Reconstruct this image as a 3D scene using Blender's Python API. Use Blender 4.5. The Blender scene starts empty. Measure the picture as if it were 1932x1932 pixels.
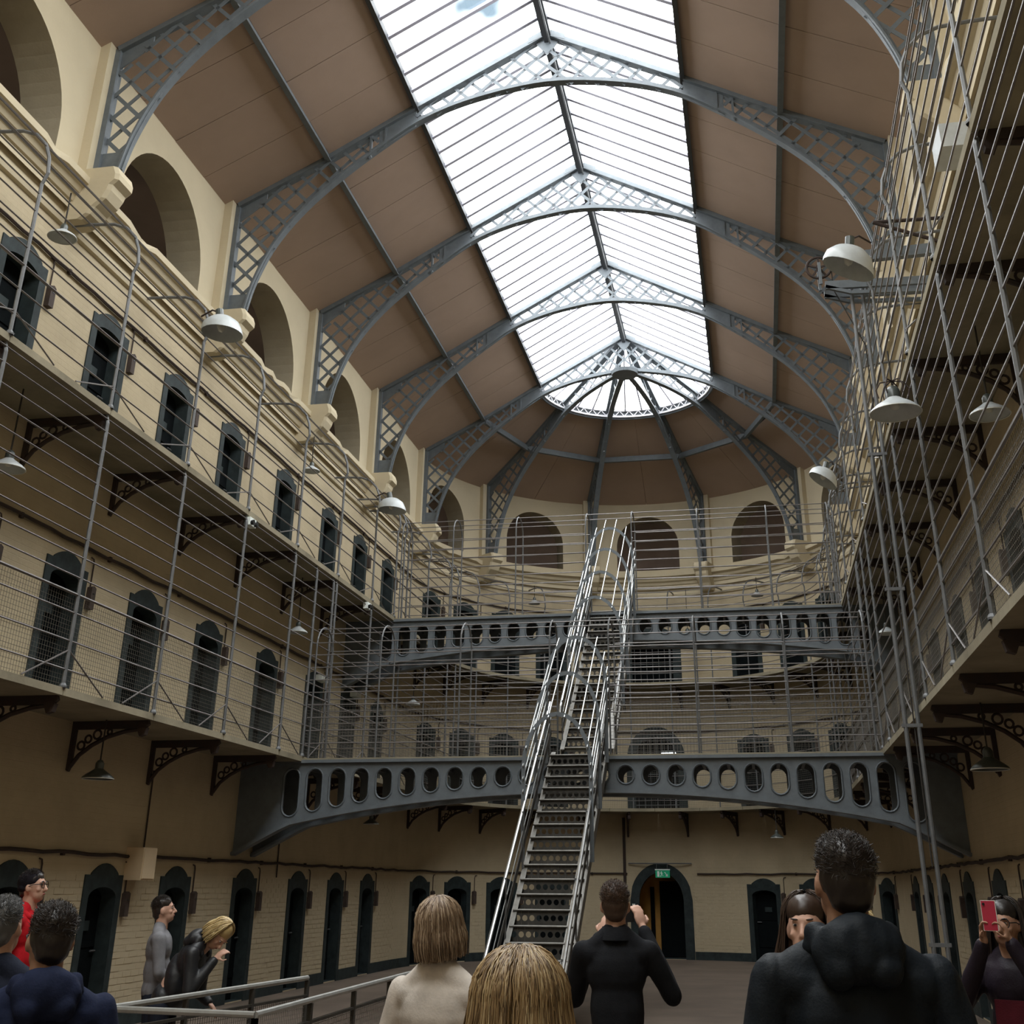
import bpy, math, random
from mathutils import Vector, Matrix, Euler
from math import sin, cos, pi, radians, sqrt, atan2
random.seed(7)
S = bpy.context.scene
COL = S.collection
# ------------------------------------------------------------------ camera, sky, exposure
CAM_O = (2.82492, 0.0, 1.75241)
R_ = Vector((0.983421, 0.181247, 0.005771)); U_ = Vector((0.070659, -0.412304, 0.908302)); F_ = Vector((-0.167006, 0.892835, 0.418275))
cd = bpy.data.cameras.new('camera'); cam = bpy.data.objects.new('camera', cd); COL.objects.link(cam)
m = Matrix((R_, U_, -F_)).transposed().to_4x4(); m.translation = CAM_O
cam.matrix_world = m
cd.sensor_fit = 'HORIZONTAL'; cd.sensor_width = 36.0; cd.lens = 2173.49 / 1932 * 36.0
cd.shift_x = (966 - 999.93) / 1932; cd.shift_y = (674.43 - 966) / 1932
cd.clip_start = 0.05; cd.clip_end = 300
S.camera = cam
S.view_settings.view_transform = 'Standard'; S.view_settings.look = 'None'
S.view_settings.gamma = 1.0; S.view_settings.use_curve_mapping = False
S.view_settings.exposure = 1.28
SKY_STRENGTH = 5.0
w = bpy.data.worlds.new('sky'); S.world = w; w.use_nodes = True
nt = w.node_tree; nt.nodes.clear()
def nd(t, **k):
    n = nt.nodes.new(t)
    for a, b in k.items(): setattr(n, a, b)
    return n
out = nd('ShaderNodeOutputWorld'); bg = nd('ShaderNodeBackground'); tc = nd('ShaderNodeTexCoord')
mp = nd('ShaderNodeMapping'); mp.inputs['Location'].default_value = (0.35, 0.1, 0.0); mp.inputs['Scale'].default_value = (1.6, 1.6, 2.2)
nz = nd('ShaderNodeTexNoise'); nz.inputs['Scale'].default_value = 2.2; nz.inputs['Detail'].default_value = 5
rp = nd('ShaderNodeValToRGB')
rp.color_ramp.elements[0].position = 0.20; rp.color_ramp.elements[0].color = (0.10, 0.145, 0.19, 1)
rp.color_ramp.elements[1].position = 0.28; rp.color_ramp.elements[1].color = (1.0, 0.99, 0.97, 1)
bg.inputs['Strength'].default_value = SKY_STRENGTH
L = nt.links.new
ds = nd('ShaderNodeVectorMath', operation='DISTANCE'); ds.inputs[1].default_value = (-0.1802, 0.7265, 0.6631)
n3 = nd('ShaderNodeTexNoise'); n3.inputs['Scale'].default_value = 26; ad = nd('ShaderNodeMath', operation='MULTIPLY_ADD'); ad.inputs[1].default_value = 0.07
r3 = nd('ShaderNodeValToRGB'); r3.color_ramp.elements[0].position = 0.045; r3.color_ramp.elements[0].color = (0, 0, 0, 1); r3.color_ramp.elements[1].position = 0.075
mx = nd('ShaderNodeMixRGB'); mx.inputs['Color1'].default_value = (0.045, 0.060, 0.072, 1)
L(tc.outputs['Generated'], ds.inputs[0]); L(tc.outputs['Generated'], n3.inputs['Vector']); L(n3.outputs['Fac'], ad.inputs[0]); L(ds.outputs['Value'], ad.inputs[2]); L(ad.outputs[0], r3.inputs['Fac'])
L(tc.outputs['Generated'], mp.inputs['Vector']); L(mp.outputs['Vector'], nz.inputs['Vector']); L(nz.outputs['Fac'], rp.inputs['Fac'])
L(r3.outputs['Color'], mx.inputs['Fac']); L(rp.outputs['Color'], mx.inputs['Color2']); L(mx.outputs['Color'], bg.inputs['Color']); L(bg.outputs['Background'], out.inputs['Surface'])
# rectangle that tells the sampler where the sky comes in: the skylight
pl_ = bpy.data.lights.new('skylight_portal', 'AREA'); pl_.shape = 'RECTANGLE'; pl_.size = 4.9; pl_.size_y = 39.0
pl_.cycles.is_portal = True
po = bpy.data.objects.new('skylight_portal', pl_); po.location = (0, 12.7, 14.6); COL.objects.link(po)
try:
    S.cycles.max_bounces = 10; S.cycles.diffuse_bounces = 7; S.cycles.transparent_max_bounces = 16
    S.cycles.use_denoising = True; S.cycles.sample_clamp_indirect = 8.0; S.cycles.caustics_reflective = False
except Exception: pass

# ------------------------------------------------------------------ sizes (metres; x across, y along the hall, z up)
D0, SP = 29.633, 4.341            # apse springs at D0, roof ribs every SP
RW, RA, RP, RE = 5.95, 5.85, 5.70, 4.83   # cell wall, attic wall, pier face, gallery edge
Z2, Z3 = 3.79, 7.21               # gallery floors
YB = -6.0                         # wall behind the camera
RIBY = [D0 - SP * k for k in range(6)]

# ------------------------------------------------------------------ materials
def mat(name, col, rough=0.7, metal=0.0, var=0.0, scale=3.0, bump=0.0, bscale=30.0, spec=0.3, col2=None, detail=4, uv=False, brick=0.0, emit=None, estr=0.0, streak=False):
    M = bpy.data.materials.new(name); M.use_nodes = True
    t = M.node_tree; b = t.nodes['Principled BSDF']; lk = t.links.new
    b.inputs['Base Color'].default_value = (*col, 1); b.inputs['Roughness'].default_value = rough
    b.inputs['Metallic'].default_value = metal; b.inputs['Specular IOR Level'].default_value = spec
    if emit: b.inputs['Emission Color'].default_value = (*emit, 1); b.inputs['Emission Strength'].default_value = estr
    c = t.nodes.new('ShaderNodeTexCoord'); src = c.outputs['UV'] if uv else c.outputs['Object']
    base = None
    if var > 0 or col2:
        n = t.nodes.new('ShaderNodeTexNoise'); n.inputs['Scale'].default_value = scale; n.inputs['Detail'].default_value = detail; n.inputs['Roughness'].default_value = 0.62
        if streak:
            mp = t.nodes.new('ShaderNodeMapping'); mp.inputs['Scale'].default_value = streak; lk(src, mp.inputs['Vector']); lk(mp.outputs['Vector'], n.inputs['Vector'])
        else: lk(src, n.inputs['Vector'])
        r = t.nodes.new('ShaderNodeValToRGB')
        c2 = col2 if col2 else tuple(x * (1 - var) for x in col)
        r.color_ramp.elements[0].position = 0.33; r.color_ramp.elements[0].color = (*c2, 1)
        r.color_ramp.elements[1].position = 0.66; r.color_ramp.elements[1].color = (*col, 1)
        lk(n.outputs['Fac'], r.inputs['Fac']); lk(r.outputs['Color'], b.inputs['Base Color']); base = r
    h = None
    if bump > 0:
        n2 = t.nodes.new('ShaderNodeTexNoise'); n2.inputs['Scale'].default_value = bscale; n2.inputs['Detail'].default_value = 3; lk(src, n2.inputs['Vector']); h = n2.outputs['Fac']
    if brick > 0:
        br = t.nodes.new('ShaderNodeTexBrick'); br.inputs['Scale'].default_value = 1.0
        br.inputs['Brick Width'].default_value = 0.235; br.inputs['Row Height'].default_value = 0.08; br.inputs['Mortar Size'].default_value = 0.006; br.inputs['Mortar Smooth'].default_value = 0.6
        br.inputs['Color1'].default_value = (1, 1, 1, 1); br.inputs['Color2'].default_value = (0.75, 0.75, 0.75, 1); br.inputs['Mortar'].default_value = (0, 0, 0, 1)
        lk(src, br.inputs['Vector'])
        mx = t.nodes.new('ShaderNodeMath'); mx.operation = 'MULTIPLY_ADD'; mx.inputs[1].default_value = brick
        lk(br.outputs['Color'], mx.inputs[0])
        if h is not None: lk(h, mx.inputs[2])
        h = mx.outputs[0]
    if h is not None:
        bp = t.nodes.new('ShaderNodeBump'); bp.inputs['Strength'].default_value = bump if bump else 0.4; bp.inputs['Distance'].default_value = 0.01
        lk(h, bp.inputs['Height']); lk(bp.outputs['Normal'], b.inputs['Normal'])
    return M
M = {}
M['wall'] = mat('cream_limewash', (0.50, 0.42, 0.29), 0.9, var=0.16, scale=0.9, bump=0.35, bscale=18, uv=True, brick=0.8, spec=0.1)
M['plaster'] = mat('cream_plaster', (0.56, 0.485, 0.345), 0.9, var=0.07, scale=1.3, bump=0.2, bscale=14, spec=0.1)
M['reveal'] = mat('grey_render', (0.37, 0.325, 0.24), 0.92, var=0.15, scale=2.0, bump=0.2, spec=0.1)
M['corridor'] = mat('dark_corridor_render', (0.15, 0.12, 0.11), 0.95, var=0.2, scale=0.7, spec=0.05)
M['ceiling'] = mat('brown_ceiling_board', (0.40, 0.30, 0.24), 0.85, var=0.10, scale=0.8, bump=0.1, bscale=40, spec=0.1)
M['seam'] = mat('dark_seam', (0.05, 0.035, 0.03), 0.95)
M['iron'] = mat('blue_grey_iron', (0.135, 0.155, 0.172), 0.5, var=0.2, scale=6, spec=0.4)
M['rail'] = mat('brown_grey_iron_rod', (0.19, 0.175, 0.17), 0.45, metal=0.25, var=0.3, scale=5, spec=0.4)
M['post'] = mat('grey_iron_post', (0.15, 0.155, 0.16), 0.5, metal=0.15, var=0.3, scale=5, spec=0.4)
M['rust'] = mat('rusty_dark_iron', (0.04, 0.032, 0.03), 0.8, var=0.4, scale=8, col2=(0.055, 0.035, 0.028))
M['steel'] = mat('polished_steel', (0.85, 0.88, 0.9), 0.32, metal=1.0, var=0.15, scale=12, streak=(1, 0.2, 1))
M['rodsteel'] = mat('light_steel_rod', (0.55, 0.57, 0.57), 0.38, metal=0.8, var=0.2, scale=7)
M['stair'] = mat('dark_stair_iron', (0.075, 0.07, 0.062), 0.6, metal=0.2, var=0.35, scale=9)
M['stringer'] = mat('worn_grey_stringer', (0.25, 0.24, 0.22), 0.5, metal=0.3, var=0.35, scale=7)
M['stone'] = mat('gallery_stone', (0.30, 0.265, 0.19), 0.9, var=0.3, scale=1.6, bump=0.3, bscale=25, spec=0.1)
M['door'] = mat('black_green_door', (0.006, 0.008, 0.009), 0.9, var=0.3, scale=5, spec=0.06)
M['surround'] = mat('dark_teal_paint', (0.030, 0.042, 0.044), 0.65, var=0.45, scale=6, spec=0.25)
M['box'] = mat('brown_tin_box', (0.07, 0.05, 0.042), 0.7, var=0.3, scale=9)
M['floor'] = mat('worn_stone_floor', (0.16, 0.125, 0.10), 0.6, var=0.3, scale=0.8, bump=0.25, bscale=9, spec=0.25)
M['shaft'] = mat('dark_shaft', (0.06, 0.055, 0.05), 0.9)
M['enamel'] = mat('grey_white_enamel', (0.50, 0.53, 0.54), 0.35, var=0.12, scale=9, spec=0.4)
M['enamel_in'] = mat('white_enamel_inside', (0.62, 0.62, 0.58), 0.5)
M['enamel_dk'] = mat('dark_green_enamel', (0.06, 0.07, 0.065), 0.35, spec=0.5)
M['cable'] = mat('dark_cable', (0.04, 0.035, 0.03), 0.8)
M['ochre'] = mat('ochre_paint', (0.50, 0.27, 0.07), 0.8, var=0.2, scale=3)
M['ridge'] = mat('dark_ridge_paint', (0.065, 0.07, 0.078), 0.6)
M['ring'] = mat('pale_grey_ring_paint', (0.62, 0.62, 0.66), 0.5)
M['green'] = mat('exit_sign_green', (0.01, 0.22, 0.11), 0.5, emit=(0.01, 0.30, 0.14), estr=0.10)
M['white'] = mat('white_print', (0.8, 0.85, 0.82), 0.5)
M['beige'] = mat('beige_painted_box', (0.60, 0.47, 0.31), 0.8, var=0.06, scale=4)
M['black'] = mat('black_plastic', (0.012, 0.012, 0.013), 0.4, spec=0.4)
M['tube'] = mat('fluorescent_tube', (1, 1, 1), 0.5, emit=(0.9, 0.95, 1.0), estr=3.0)
M['glazingbar'] = mat('lilac_grey_glazing_bar', (0.34, 0.335, 0.40), 0.55)
M['mesh'] = mat('dull_wire', (0.13, 0.12, 0.105), 0.6, metal=0.2)
def glass():
    G = bpy.data.materials.new('clear_roof_glass'); G.use_nodes = True; t = G.node_tree; t.nodes.clear()
    o = t.nodes.new('ShaderNodeOutputMaterial'); a = t.nodes.new('ShaderNodeBsdfTransparent'); g = t.nodes.new('ShaderNodeBsdfGlossy'); mx = t.nodes.new('ShaderNodeMixShader')
    a.inputs['Color'].default_value = (0.94, 0.96, 0.97, 1); g.inputs['Roughness'].default_value = 0.02; mx.inputs['Fac'].default_value = 0.05
    t.links.new(a.outputs[0], mx.inputs[1]); t.links.new(g.outputs[0], mx.inputs[2]); t.links.new(mx.outputs[0], o.inputs['Surface'])
    return G
M['glass'] = glass()

# ------------------------------------------------------------------ mesh helpers
def V3(p): return Vector(p)
class MB:
    def __init__(s): s.v = []; s.f = []; s.uv = []; s.mi = []; s.cur = 0
    def add(s, pts, faces, uv=None):
        o = len(s.v); s.v += [tuple(p) for p in pts]
        s.uv += list(uv) if uv else [(p[0] + p[1], p[2]) for p in pts]
        s.f += [tuple(i + o for i in q) for q in faces]; s.mi += [s.cur] * len(faces); return s
    def quad(s, a, b, c, d, uv=None): return s.add([a, b, c, d], [(0, 1, 2, 3)], uv)
    def hexa(s, p): return s.add(p, [(0, 3, 2, 1), (4, 5, 6, 7), (0, 1, 5, 4), (1, 2, 6, 5), (2, 3, 7, 6), (3, 0, 4, 7)])
    def box(s, c, d, rz=0.0):
        x, y, z = d[0] / 2, d[1] / 2, d[2] / 2; ca, sa = cos(rz), sin(rz)
        P = [(-x, -y, -z), (x, -y, -z), (x, y, -z), (-x, y, -z), (-x, -y, z), (x, -y, z), (x, y, z), (-x, y, z)]
        return s.hexa([(c[0] + a * ca - b * sa, c[1] + a * sa + b * ca, c[2] + e) for a, b, e in P])
    def bar(s, p, q, w, h, up=(0, 0, 1)):
        p, q = V3(p), V3(q); d = (q - p); 
        if d.length < 1e-6: return s
        d.normalize(); u = V3(up); a = d.cross(u)
        if a.length < 1e-4: a = d.cross(V3((1, 0, 0)))
        a.normalize(); b = a.cross(d).normalized(); a *= w / 2; b *= h / 2
        return s.hexa([p - a - b, p + a - b, p + a + b, p - a + b, q - a - b, q + a - b, q + a + b, q - a + b])
    def tube(s, pts, r, n=6, cap=True, rr=None):
        pts = [V3(p) for p in pts]; N = len(pts); vs = []; ref = None
        for i, p in enumerate(pts):
            d = (pts[min(i + 1, N - 1)] - pts[max(i - 1, 0)]).normalized()
            if ref is None:
                ref = V3((0, 0, 1)) if abs(d.z) < 0.9 else V3((1, 0, 0))
            a = d.cross(ref)
            if a.length < 1e-5: ref = V3((0, 1, 0)) if abs(d.y) < .9 else V3((1, 0, 0)); a = d.cross(ref)
            a.normalize(); b = a.cross(d).normalized(); ref = b
            R = rr[i] if rr else r
            vs += [p + a * (R * cos(2 * pi * k / n)) + b * (R * sin(2 * pi * k / n)) for k in range(n)]
        fs = [(i * n + k, i * n + (k + 1) % n, (i + 1) * n + (k + 1) % n, (i + 1) * n + k) for i in range(N - 1) for k in range(n)]
        if cap: fs += [tuple(range(n - 1, -1, -1)), tuple((N - 1) * n + k for k in range(n))]
        return s.add(vs, fs)
    def lathe(s, prof, c, n=16, axis=None):
        # prof: (radius, height) pairs about +z through c, or rotated by matrix axis
        vs = []
        for r, z in prof:
            for k in range(n):
                p = V3((r * cos(2 * pi * k / n), r * sin(2 * pi * k / n), z))
                if axis is not None: p = axis @ p
                vs.append(p + V3(c))
        fs = [(i * n + k, i * n + (k + 1) % n, (i + 1) * n + (k + 1) % n, (i + 1) * n + k) for i in range(len(prof) - 1) for k in range(n)]
        return s.add(vs, fs)
    def torus(s, c, R, r, n=18, mm=6, axis=None):
        vs = []
        for i in range(n):
            t = 2 * pi * i / n
            for j in range(mm):
                q = 2 * pi * j / mm; p = V3(((R + r * cos(q)) * cos(t), (R + r * cos(q)) * sin(t), r * sin(q)))
                if axis is not None: p = axis @ p
                vs.append(p + V3(c))
        return s.add(vs, [(i * mm + j, ((i + 1) % n) * mm + j, ((i + 1) % n) * mm + (j + 1) % mm, i * mm + (j + 1) % mm) for i in range(n) for j in range(mm)])
    def prism(s, poly, fn, t0, t1):
        # poly: 2-D outline (convex or simple), fn(a, b, t) -> point; solid between t0 and t1
        n = len(poly); vs = [fn(a, b, t0) for a, b in poly] + [fn(a, b, t1) for a, b in poly]
        fs = [tuple(range(n - 1, -1, -1)), tuple(range(n, 2 * n))] + [(i, (i + 1) % n, (i + 1) % n + n, i + n) for i in range(n)]
        return s.add(vs, fs)
    def mesh(s, name, mats, org=(0, 0, 0), smooth=False, uv=False):
        me = bpy.data.meshes.new(name); o = org
        me.from_pydata([(a - o[0], b - o[1], c - o[2]) for a, b, c in s.v], [], s.f)
        if uv:
            l = me.uv_layers.new(name='UVMap'); d = [0.0] * (2 * len(me.loops)); vi = [0] * len(me.loops); me.loops.foreach_get('vertex_index', vi)
            for i, k in enumerate(vi): d[2 * i], d[2 * i + 1] = s.uv[k]
            l.data.foreach_set('uv', d)
        for q in (mats if isinstance(mats, (list, tuple)) else [mats]): me.materials.append(M[q] if isinstance(q, str) else q)
        if len(me.materials) > 1: me.polygons.foreach_set('material_index', s.mi)
        if smooth: me.polygons.foreach_set('use_smooth', [True] * len(me.polygons))
        me.update(); return me
    def build(s, name, mats, parent=None, smooth=False, uv=False, world=True):
        # world: vertices are world coordinates; made local to the (unrotated) parent chain
        org = (0, 0, 0)
        if world and parent is not None: org = wloc(parent)
        ob = bpy.data.objects.new(name, s.mesh(name, mats, org, smooth, uv)); COL.objects.link(ob)
        if parent is not None: ob.parent = parent
        return ob
def wloc(o):
    p = V3((0, 0, 0))
    while o is not None: p = p + o.location; o = o.parent
    return p
def tag(o, label=None, cat=None, group=None, kind=None):
    if label: o['label'] = label
    if cat: o['category'] = cat
    if group: o['group'] = group
    if kind: o['kind'] = kind
    return o
def thing(name, label, cat, loc=(0, 0, 0), rz=0.0, group=None, kind=None):
    o = bpy.data.objects.new(name, None); COL.objects.link(o); o.location = loc; o.rotation_euler = (0, 0, rz); o.empty_display_size = 0.1
    return tag(o, label, cat, group, kind)
def dup(root, loc, rz=0.0, label=None, group=None, sx=1.0):
    r = root.copy(); COL.objects.link(r); r.location = loc; r.rotation_euler = (0, 0, rz); r.scale = (sx, 1, 1)
    if label: r['label'] = label
    if group: r['group'] = group
    for ch in list(root.children):
        c = ch.copy(); COL.objects.link(c); c.parent = r
        for g in list(ch.children):
            d = g.copy(); COL.objects.link(d); d.parent = c
    return r
ORD = ['first', 'second', 'third', 'fourth', 'fifth', 'sixth', 'seventh', 'eighth', 'ninth', 'tenth', 'eleventh', 'twelfth', 'thirteenth', 'fourteenth']
# wall mappings: (u, z, d) -> point, d = depth into the wall measured from the cell-wall face
def mL(u, z, d=0.0): return (-(RW + d), u, z)
def mR(u, z, d=0.0): return ((RW + d), u, z)
def mA(u, z, d=0.0):
    a = u / RW; return ((RW + d) * cos(a), D0 + (RW + d) * sin(a), z)
def au(deg): return radians(deg) * RW
# ------------------------------------------------------------------ room shell
DG_L = [13.62, 15.78, 17.91, 20.52, 23.05, 25.23, 27.38]
D2_L = [11.50, 13.66, 15.84, 18.04, 20.55, 23.06, 25.22, 27.33]
D3_L = [9.35, 11.52, 13.71, 15.89, 18.05, 20.62, 23.19, 25.33, 27.56]
DG_R = [11.50, 13.62, 15.78, 17.91, 20.52, 23.05, 25.23, 27.38]
D2_R = [11.50, 13.66, 15.84, 18.04, 20.55, 23.06, 25.22, 27.33]
DA = [165.8, 150, 135, 120, 61.6, 46, 31, 15.5]
ZB = {0: 0.0, 1: Z2, 2: Z3}
HW, HS, HR = 0.36, 1.60, 0.13     # cell door opening: half width, springing, rise
def cellop(u, lv): return (u, HW, ZB[lv] + (0.02 if lv == 0 else 0.0), ZB[lv] + HS + (0.12 if lv == 2 else 0), HR, 0.42)
MAINOP = {0: (0.62, 1.45, 0.72), 1: (0.62, 1.35, 0.72), 2: (0.62, 1.1, 0.5)}
def arch(op, u):
    t = min(1.0, abs(u - op[0]) / op[1]); return op[3] + op[4] * sqrt(max(0.0, 1 - t * t))
def wall_open(mb, rv, mp, u0, u1, z0, z1, ops, ustep, off=0.0):
    br = {u0, u1}
    n = max(1, int(round((u1 - u0) / ustep)))
    for i in range(n + 1): br.add(u0 + (u1 - u0) * i / n)
    for o in ops:
        nn = 24 if o[1] > .8 else 12
        for i in range(nn + 1): br.add(o[0] - o[1] * cos(pi * i / nn))
    br = sorted(b for b in br if u0 - 1e-6 <= b <= u1 + 1e-6)
    cl = [br[0]]
    for b in br[1:]:
        if b - cl[-1] > 1e-4: cl.append(b)
    Q = lambda m_, a, b, za, zb, zc, zd: m_.quad(mp(a, za, off), mp(b, zb, off), mp(b, zc, off), mp(a, zd, off), [(a, za), (b, zb), (b, zc), (a, zd)])
    for a, b in zip(cl, cl[1:]):
        c = (a + b) / 2; za = zb = z0
        for o in sorted((o for o in ops if abs(c - o[0]) < o[1]), key=lambda o: o[2]):
            if o[2] > za + 1e-4: Q(mb, a, b, za, zb, o[2], o[2])
            ta, tb = arch(o, a), arch(o, b); d = o[5]
            rv.quad(mp(a, ta, off), mp(b, tb, off), mp(b, tb, off + d), mp(a, ta, off + d))
            rv.quad(mp(a, o[2], off), mp(b, o[2], off), mp(b, o[2], off + d), mp(a, o[2], off + d))
            za, zb = ta, tb
        Q(mb, a, b, za, zb, z1, z1)
    for o in ops:
        for sg in (-1, 1):
            u = o[0] + sg * o[1]; d = o[5]
            rv.quad(mp(u, o[2], off), mp(u, o[3], off), mp(u, o[3], off + d), mp(u, o[2], off + d))
ATT0, ATT1 = 10.25, 12.99
def straight_attic():
    ys = []
    y = D0 - SP / 2
    while y > YB + 1: ys.append(y + 0.06); y -= SP
    return [(y, 1.36, 10.76, 11.07, 1.36, 0.62) for y in ys]
APW = [18, 54, 90, 126, 162]
def apse_attic(): return [(au(a), 0.99, 10.76, 11.5, 0.98, 0.62) for a in APW]
def shell(name, mp, u0, u1, ops, aops, ustep):
    a, r, p = MB(), MB(), MB()
    wall_open(a, r, mp, u0, u1, 0.0, ATT0, ops, ustep)
    wl = tag(a.build(name, 'wall', uv=True), kind='structure')
    b, r2 = MB(), MB()
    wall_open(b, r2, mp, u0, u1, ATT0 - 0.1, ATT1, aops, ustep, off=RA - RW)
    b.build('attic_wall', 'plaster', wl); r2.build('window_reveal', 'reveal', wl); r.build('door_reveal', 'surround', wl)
    return wl
opsL = [cellop(u, 0) for u in DG_L] + [cellop(u, 1) for u in D2_L] + [cellop(u, 2) for u in D3_L]
opsR = [cellop(u, 0) for u in DG_R] + [cellop(u, 1) for u in D2_R]
opsA = [cellop(au(a), lv) for lv in (0, 1, 2) for a in DA]
for lv in (0, 1, 2):
    hw, hs, hr = MAINOP[lv]; opsA.append((au(90), hw, ZB[lv] + 0.01, ZB[lv] + hs, hr, 1.1 if lv == 0 else 0.8))
wall_left = shell('wall_left', mL, YB, D0, opsL, straight_attic(), 50)
wall_right = shell('wall_right', mR, YB, D0, opsR, straight_attic(), 50)
wall_far = shell('wall_far', mA, 0.0, pi * RW, opsA, apse_attic(), 0.31)
mb = MB(); mb.quad((-8.4, YB, 0), (8.4, YB, 0), (8.4, YB, 17), (-8.4, YB, 17)); tag(mb.build('wall_rear', 'plaster'), kind='structure')
# dark corridor behind the attic arches (floor, ceiling and outer wall)
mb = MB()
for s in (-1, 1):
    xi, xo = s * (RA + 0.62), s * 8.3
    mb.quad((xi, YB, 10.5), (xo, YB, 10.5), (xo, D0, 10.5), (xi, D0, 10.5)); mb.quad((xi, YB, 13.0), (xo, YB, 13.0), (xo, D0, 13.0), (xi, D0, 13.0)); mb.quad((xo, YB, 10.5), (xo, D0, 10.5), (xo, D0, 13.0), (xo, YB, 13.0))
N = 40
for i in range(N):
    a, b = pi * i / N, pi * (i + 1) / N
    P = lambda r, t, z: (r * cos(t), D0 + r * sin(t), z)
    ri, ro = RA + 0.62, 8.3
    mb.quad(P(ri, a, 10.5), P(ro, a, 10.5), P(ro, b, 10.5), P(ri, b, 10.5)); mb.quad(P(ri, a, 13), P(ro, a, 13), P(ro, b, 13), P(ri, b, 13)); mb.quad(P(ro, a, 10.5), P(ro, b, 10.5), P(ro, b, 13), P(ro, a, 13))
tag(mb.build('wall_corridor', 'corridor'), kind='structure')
# floor with the hole of the basement stairwell
WA, WB_, WC, WD = (-1.58, 8.19), (-1.30, 11.28), (-0.45, 8.04), (-0.59, 12.48)   # ends of the two guard rails
fl = MB(); X0, X1, Y0, Y1 = -1.42, -0.55, 8.25, 11.4
for (xa, ya, xb, yb) in ((-9, YB - 1, 9, Y0), (-9, Y1, 9, 38), (-9, Y0, X0, Y1), (X1, Y0, 9, Y1)):
    fl.quad((xa, ya, 0), (xb, ya, 0), (xb, yb, 0), (xa, yb, 0))
floor = tag(fl.build('floor', 'floor'), kind='structure')
sh = MB()
for (a, b) in (((X0, Y0), (X1, Y0)), ((X1, Y0), (X1, Y1)), ((X1, Y1), (X0, Y1)), ((X0, Y1), (X0, Y0))): sh.quad((*a, 0), (*b, 0), (*b, -2.6), (*a, -2.6))
sh.quad((X0, Y0, -2.6), (X1, Y0, -2.6), (X1, Y1, -2.6), (X0, Y1, -2.6)); sh.build('stairwell_shaft', 'shaft', floor)
for i in range(9):
    b = MB(); b.box(((X0 + X1) / 2, Y1 - 0.16 - i * 0.27, -0.22 - i * 0.2), (X1 - X0, 0.29, 0.05)); b.build('basement_step', 'stone', floor)
# skirtings
def skirting(name, mp, u0, u1, gaps, step):
    mb = MB(); cur = u0; gs = sorted(gaps) + [(u1, 0)]
    for c, hw in gs:
        e = c - hw
        if e > cur + 0.02:
            n = max(1, int((e - cur) / step))
            for i in range(n):
                a, b = cur + (e - cur) * i / n, cur + (e - cur) * (i + 1) / n
                mb.hexa([mp(a, 0, -0.02), mp(b, 0, -0.02), mp(b, 0, 0.0), mp(a, 0, 0.0), mp(a, 0.2, -0.02), mp(b, 0.2, -0.02), mp(b, 0.2, 0.0), mp(a, 0.2, 0.0)])
        cur = c + hw
    return tag(mb.build(name, 'surround'), kind='structure')
skirting('baseboard_left', mL, YB, D0, [(u, 0.5) for u in DG_L], 50)
skirting('baseboard_right', mR, YB, D0, [(u, 0.5) for u in DG_R], 50)
skirting('baseboard_far', mA, 0, pi * RW, [(au(a), 0.5) for a in DA] + [(au(90), 0.88)], 0.4)
# bricks of the ground-floor walls: each its own piece, painted over
BRP, BRH = 0.235, 0.08
def bricks(mp, parent, u0, u1, z0, z1, single, stuff):
    row = 0; z = z0
    while z + BRH < z1:
        u = u0 + (0.0 if row % 2 == 0 else -BRP / 2)
        while u < u1:
            a, b = max(u, u0), min(u + BRP - 0.009, u1)
            if b - a > 0.05:
                d = -random.uniform(0.001, 0.0055); zz0, zz1 = z + random.uniform(0, .003), z + BRH - 0.009
                P = [mp(a, zz0, 0.01), mp(b, zz0, 0.01), mp(b, zz0, d), mp(a, zz0, d), mp(a, zz1, 0.01), mp(b, zz1, 0.01), mp(b, zz1, d + .002), mp(a, zz1, d + .002)]
                if single is not None and len(single) < 296:
                    q = MB(); q.hexa(P); single.append(q.build('brick', 'wall', parent))
                else: stuff.hexa(P)
            u += BRP
        z += BRH; row += 1
sgl, stf = [], MB()
for a, b in ((14.13, 15.27), (16.3, 17.4), (18.43, 20.0), (21.04, 22.52), (23.57, 24.72), (25.74, 26.87), (27.9, 29.6)): bricks(mL, wall_left, a, b, 0.205, 1.95, sgl, stf)
tag(stf.build('brickwork', 'wall', wall_left), kind='stuff')
sgl, stf = [], MB()
for a, b in ((66.6, 81), (99, 115), (51, 56.7), (125, 130), (140, 145), (155, 160.8), (36, 41)): bricks(mA, wall_far, au(a), au(b), 0.205, 1.95, sgl, stf)
tag(stf.build('brickwork', 'wall', wall_far), kind='stuff')
stf = MB()
for a, b in ((12.0, 13.1), (14.13, 15.27), (16.3, 17.4), (18.43, 20.0), (21.04, 22.52), (23.57, 24.72)): bricks(mR, wall_right, a, b, 0.205, 1.95, None, stf)
tag(stf.build('brickwork', 'wall', wall_right), kind='stuff')
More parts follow.
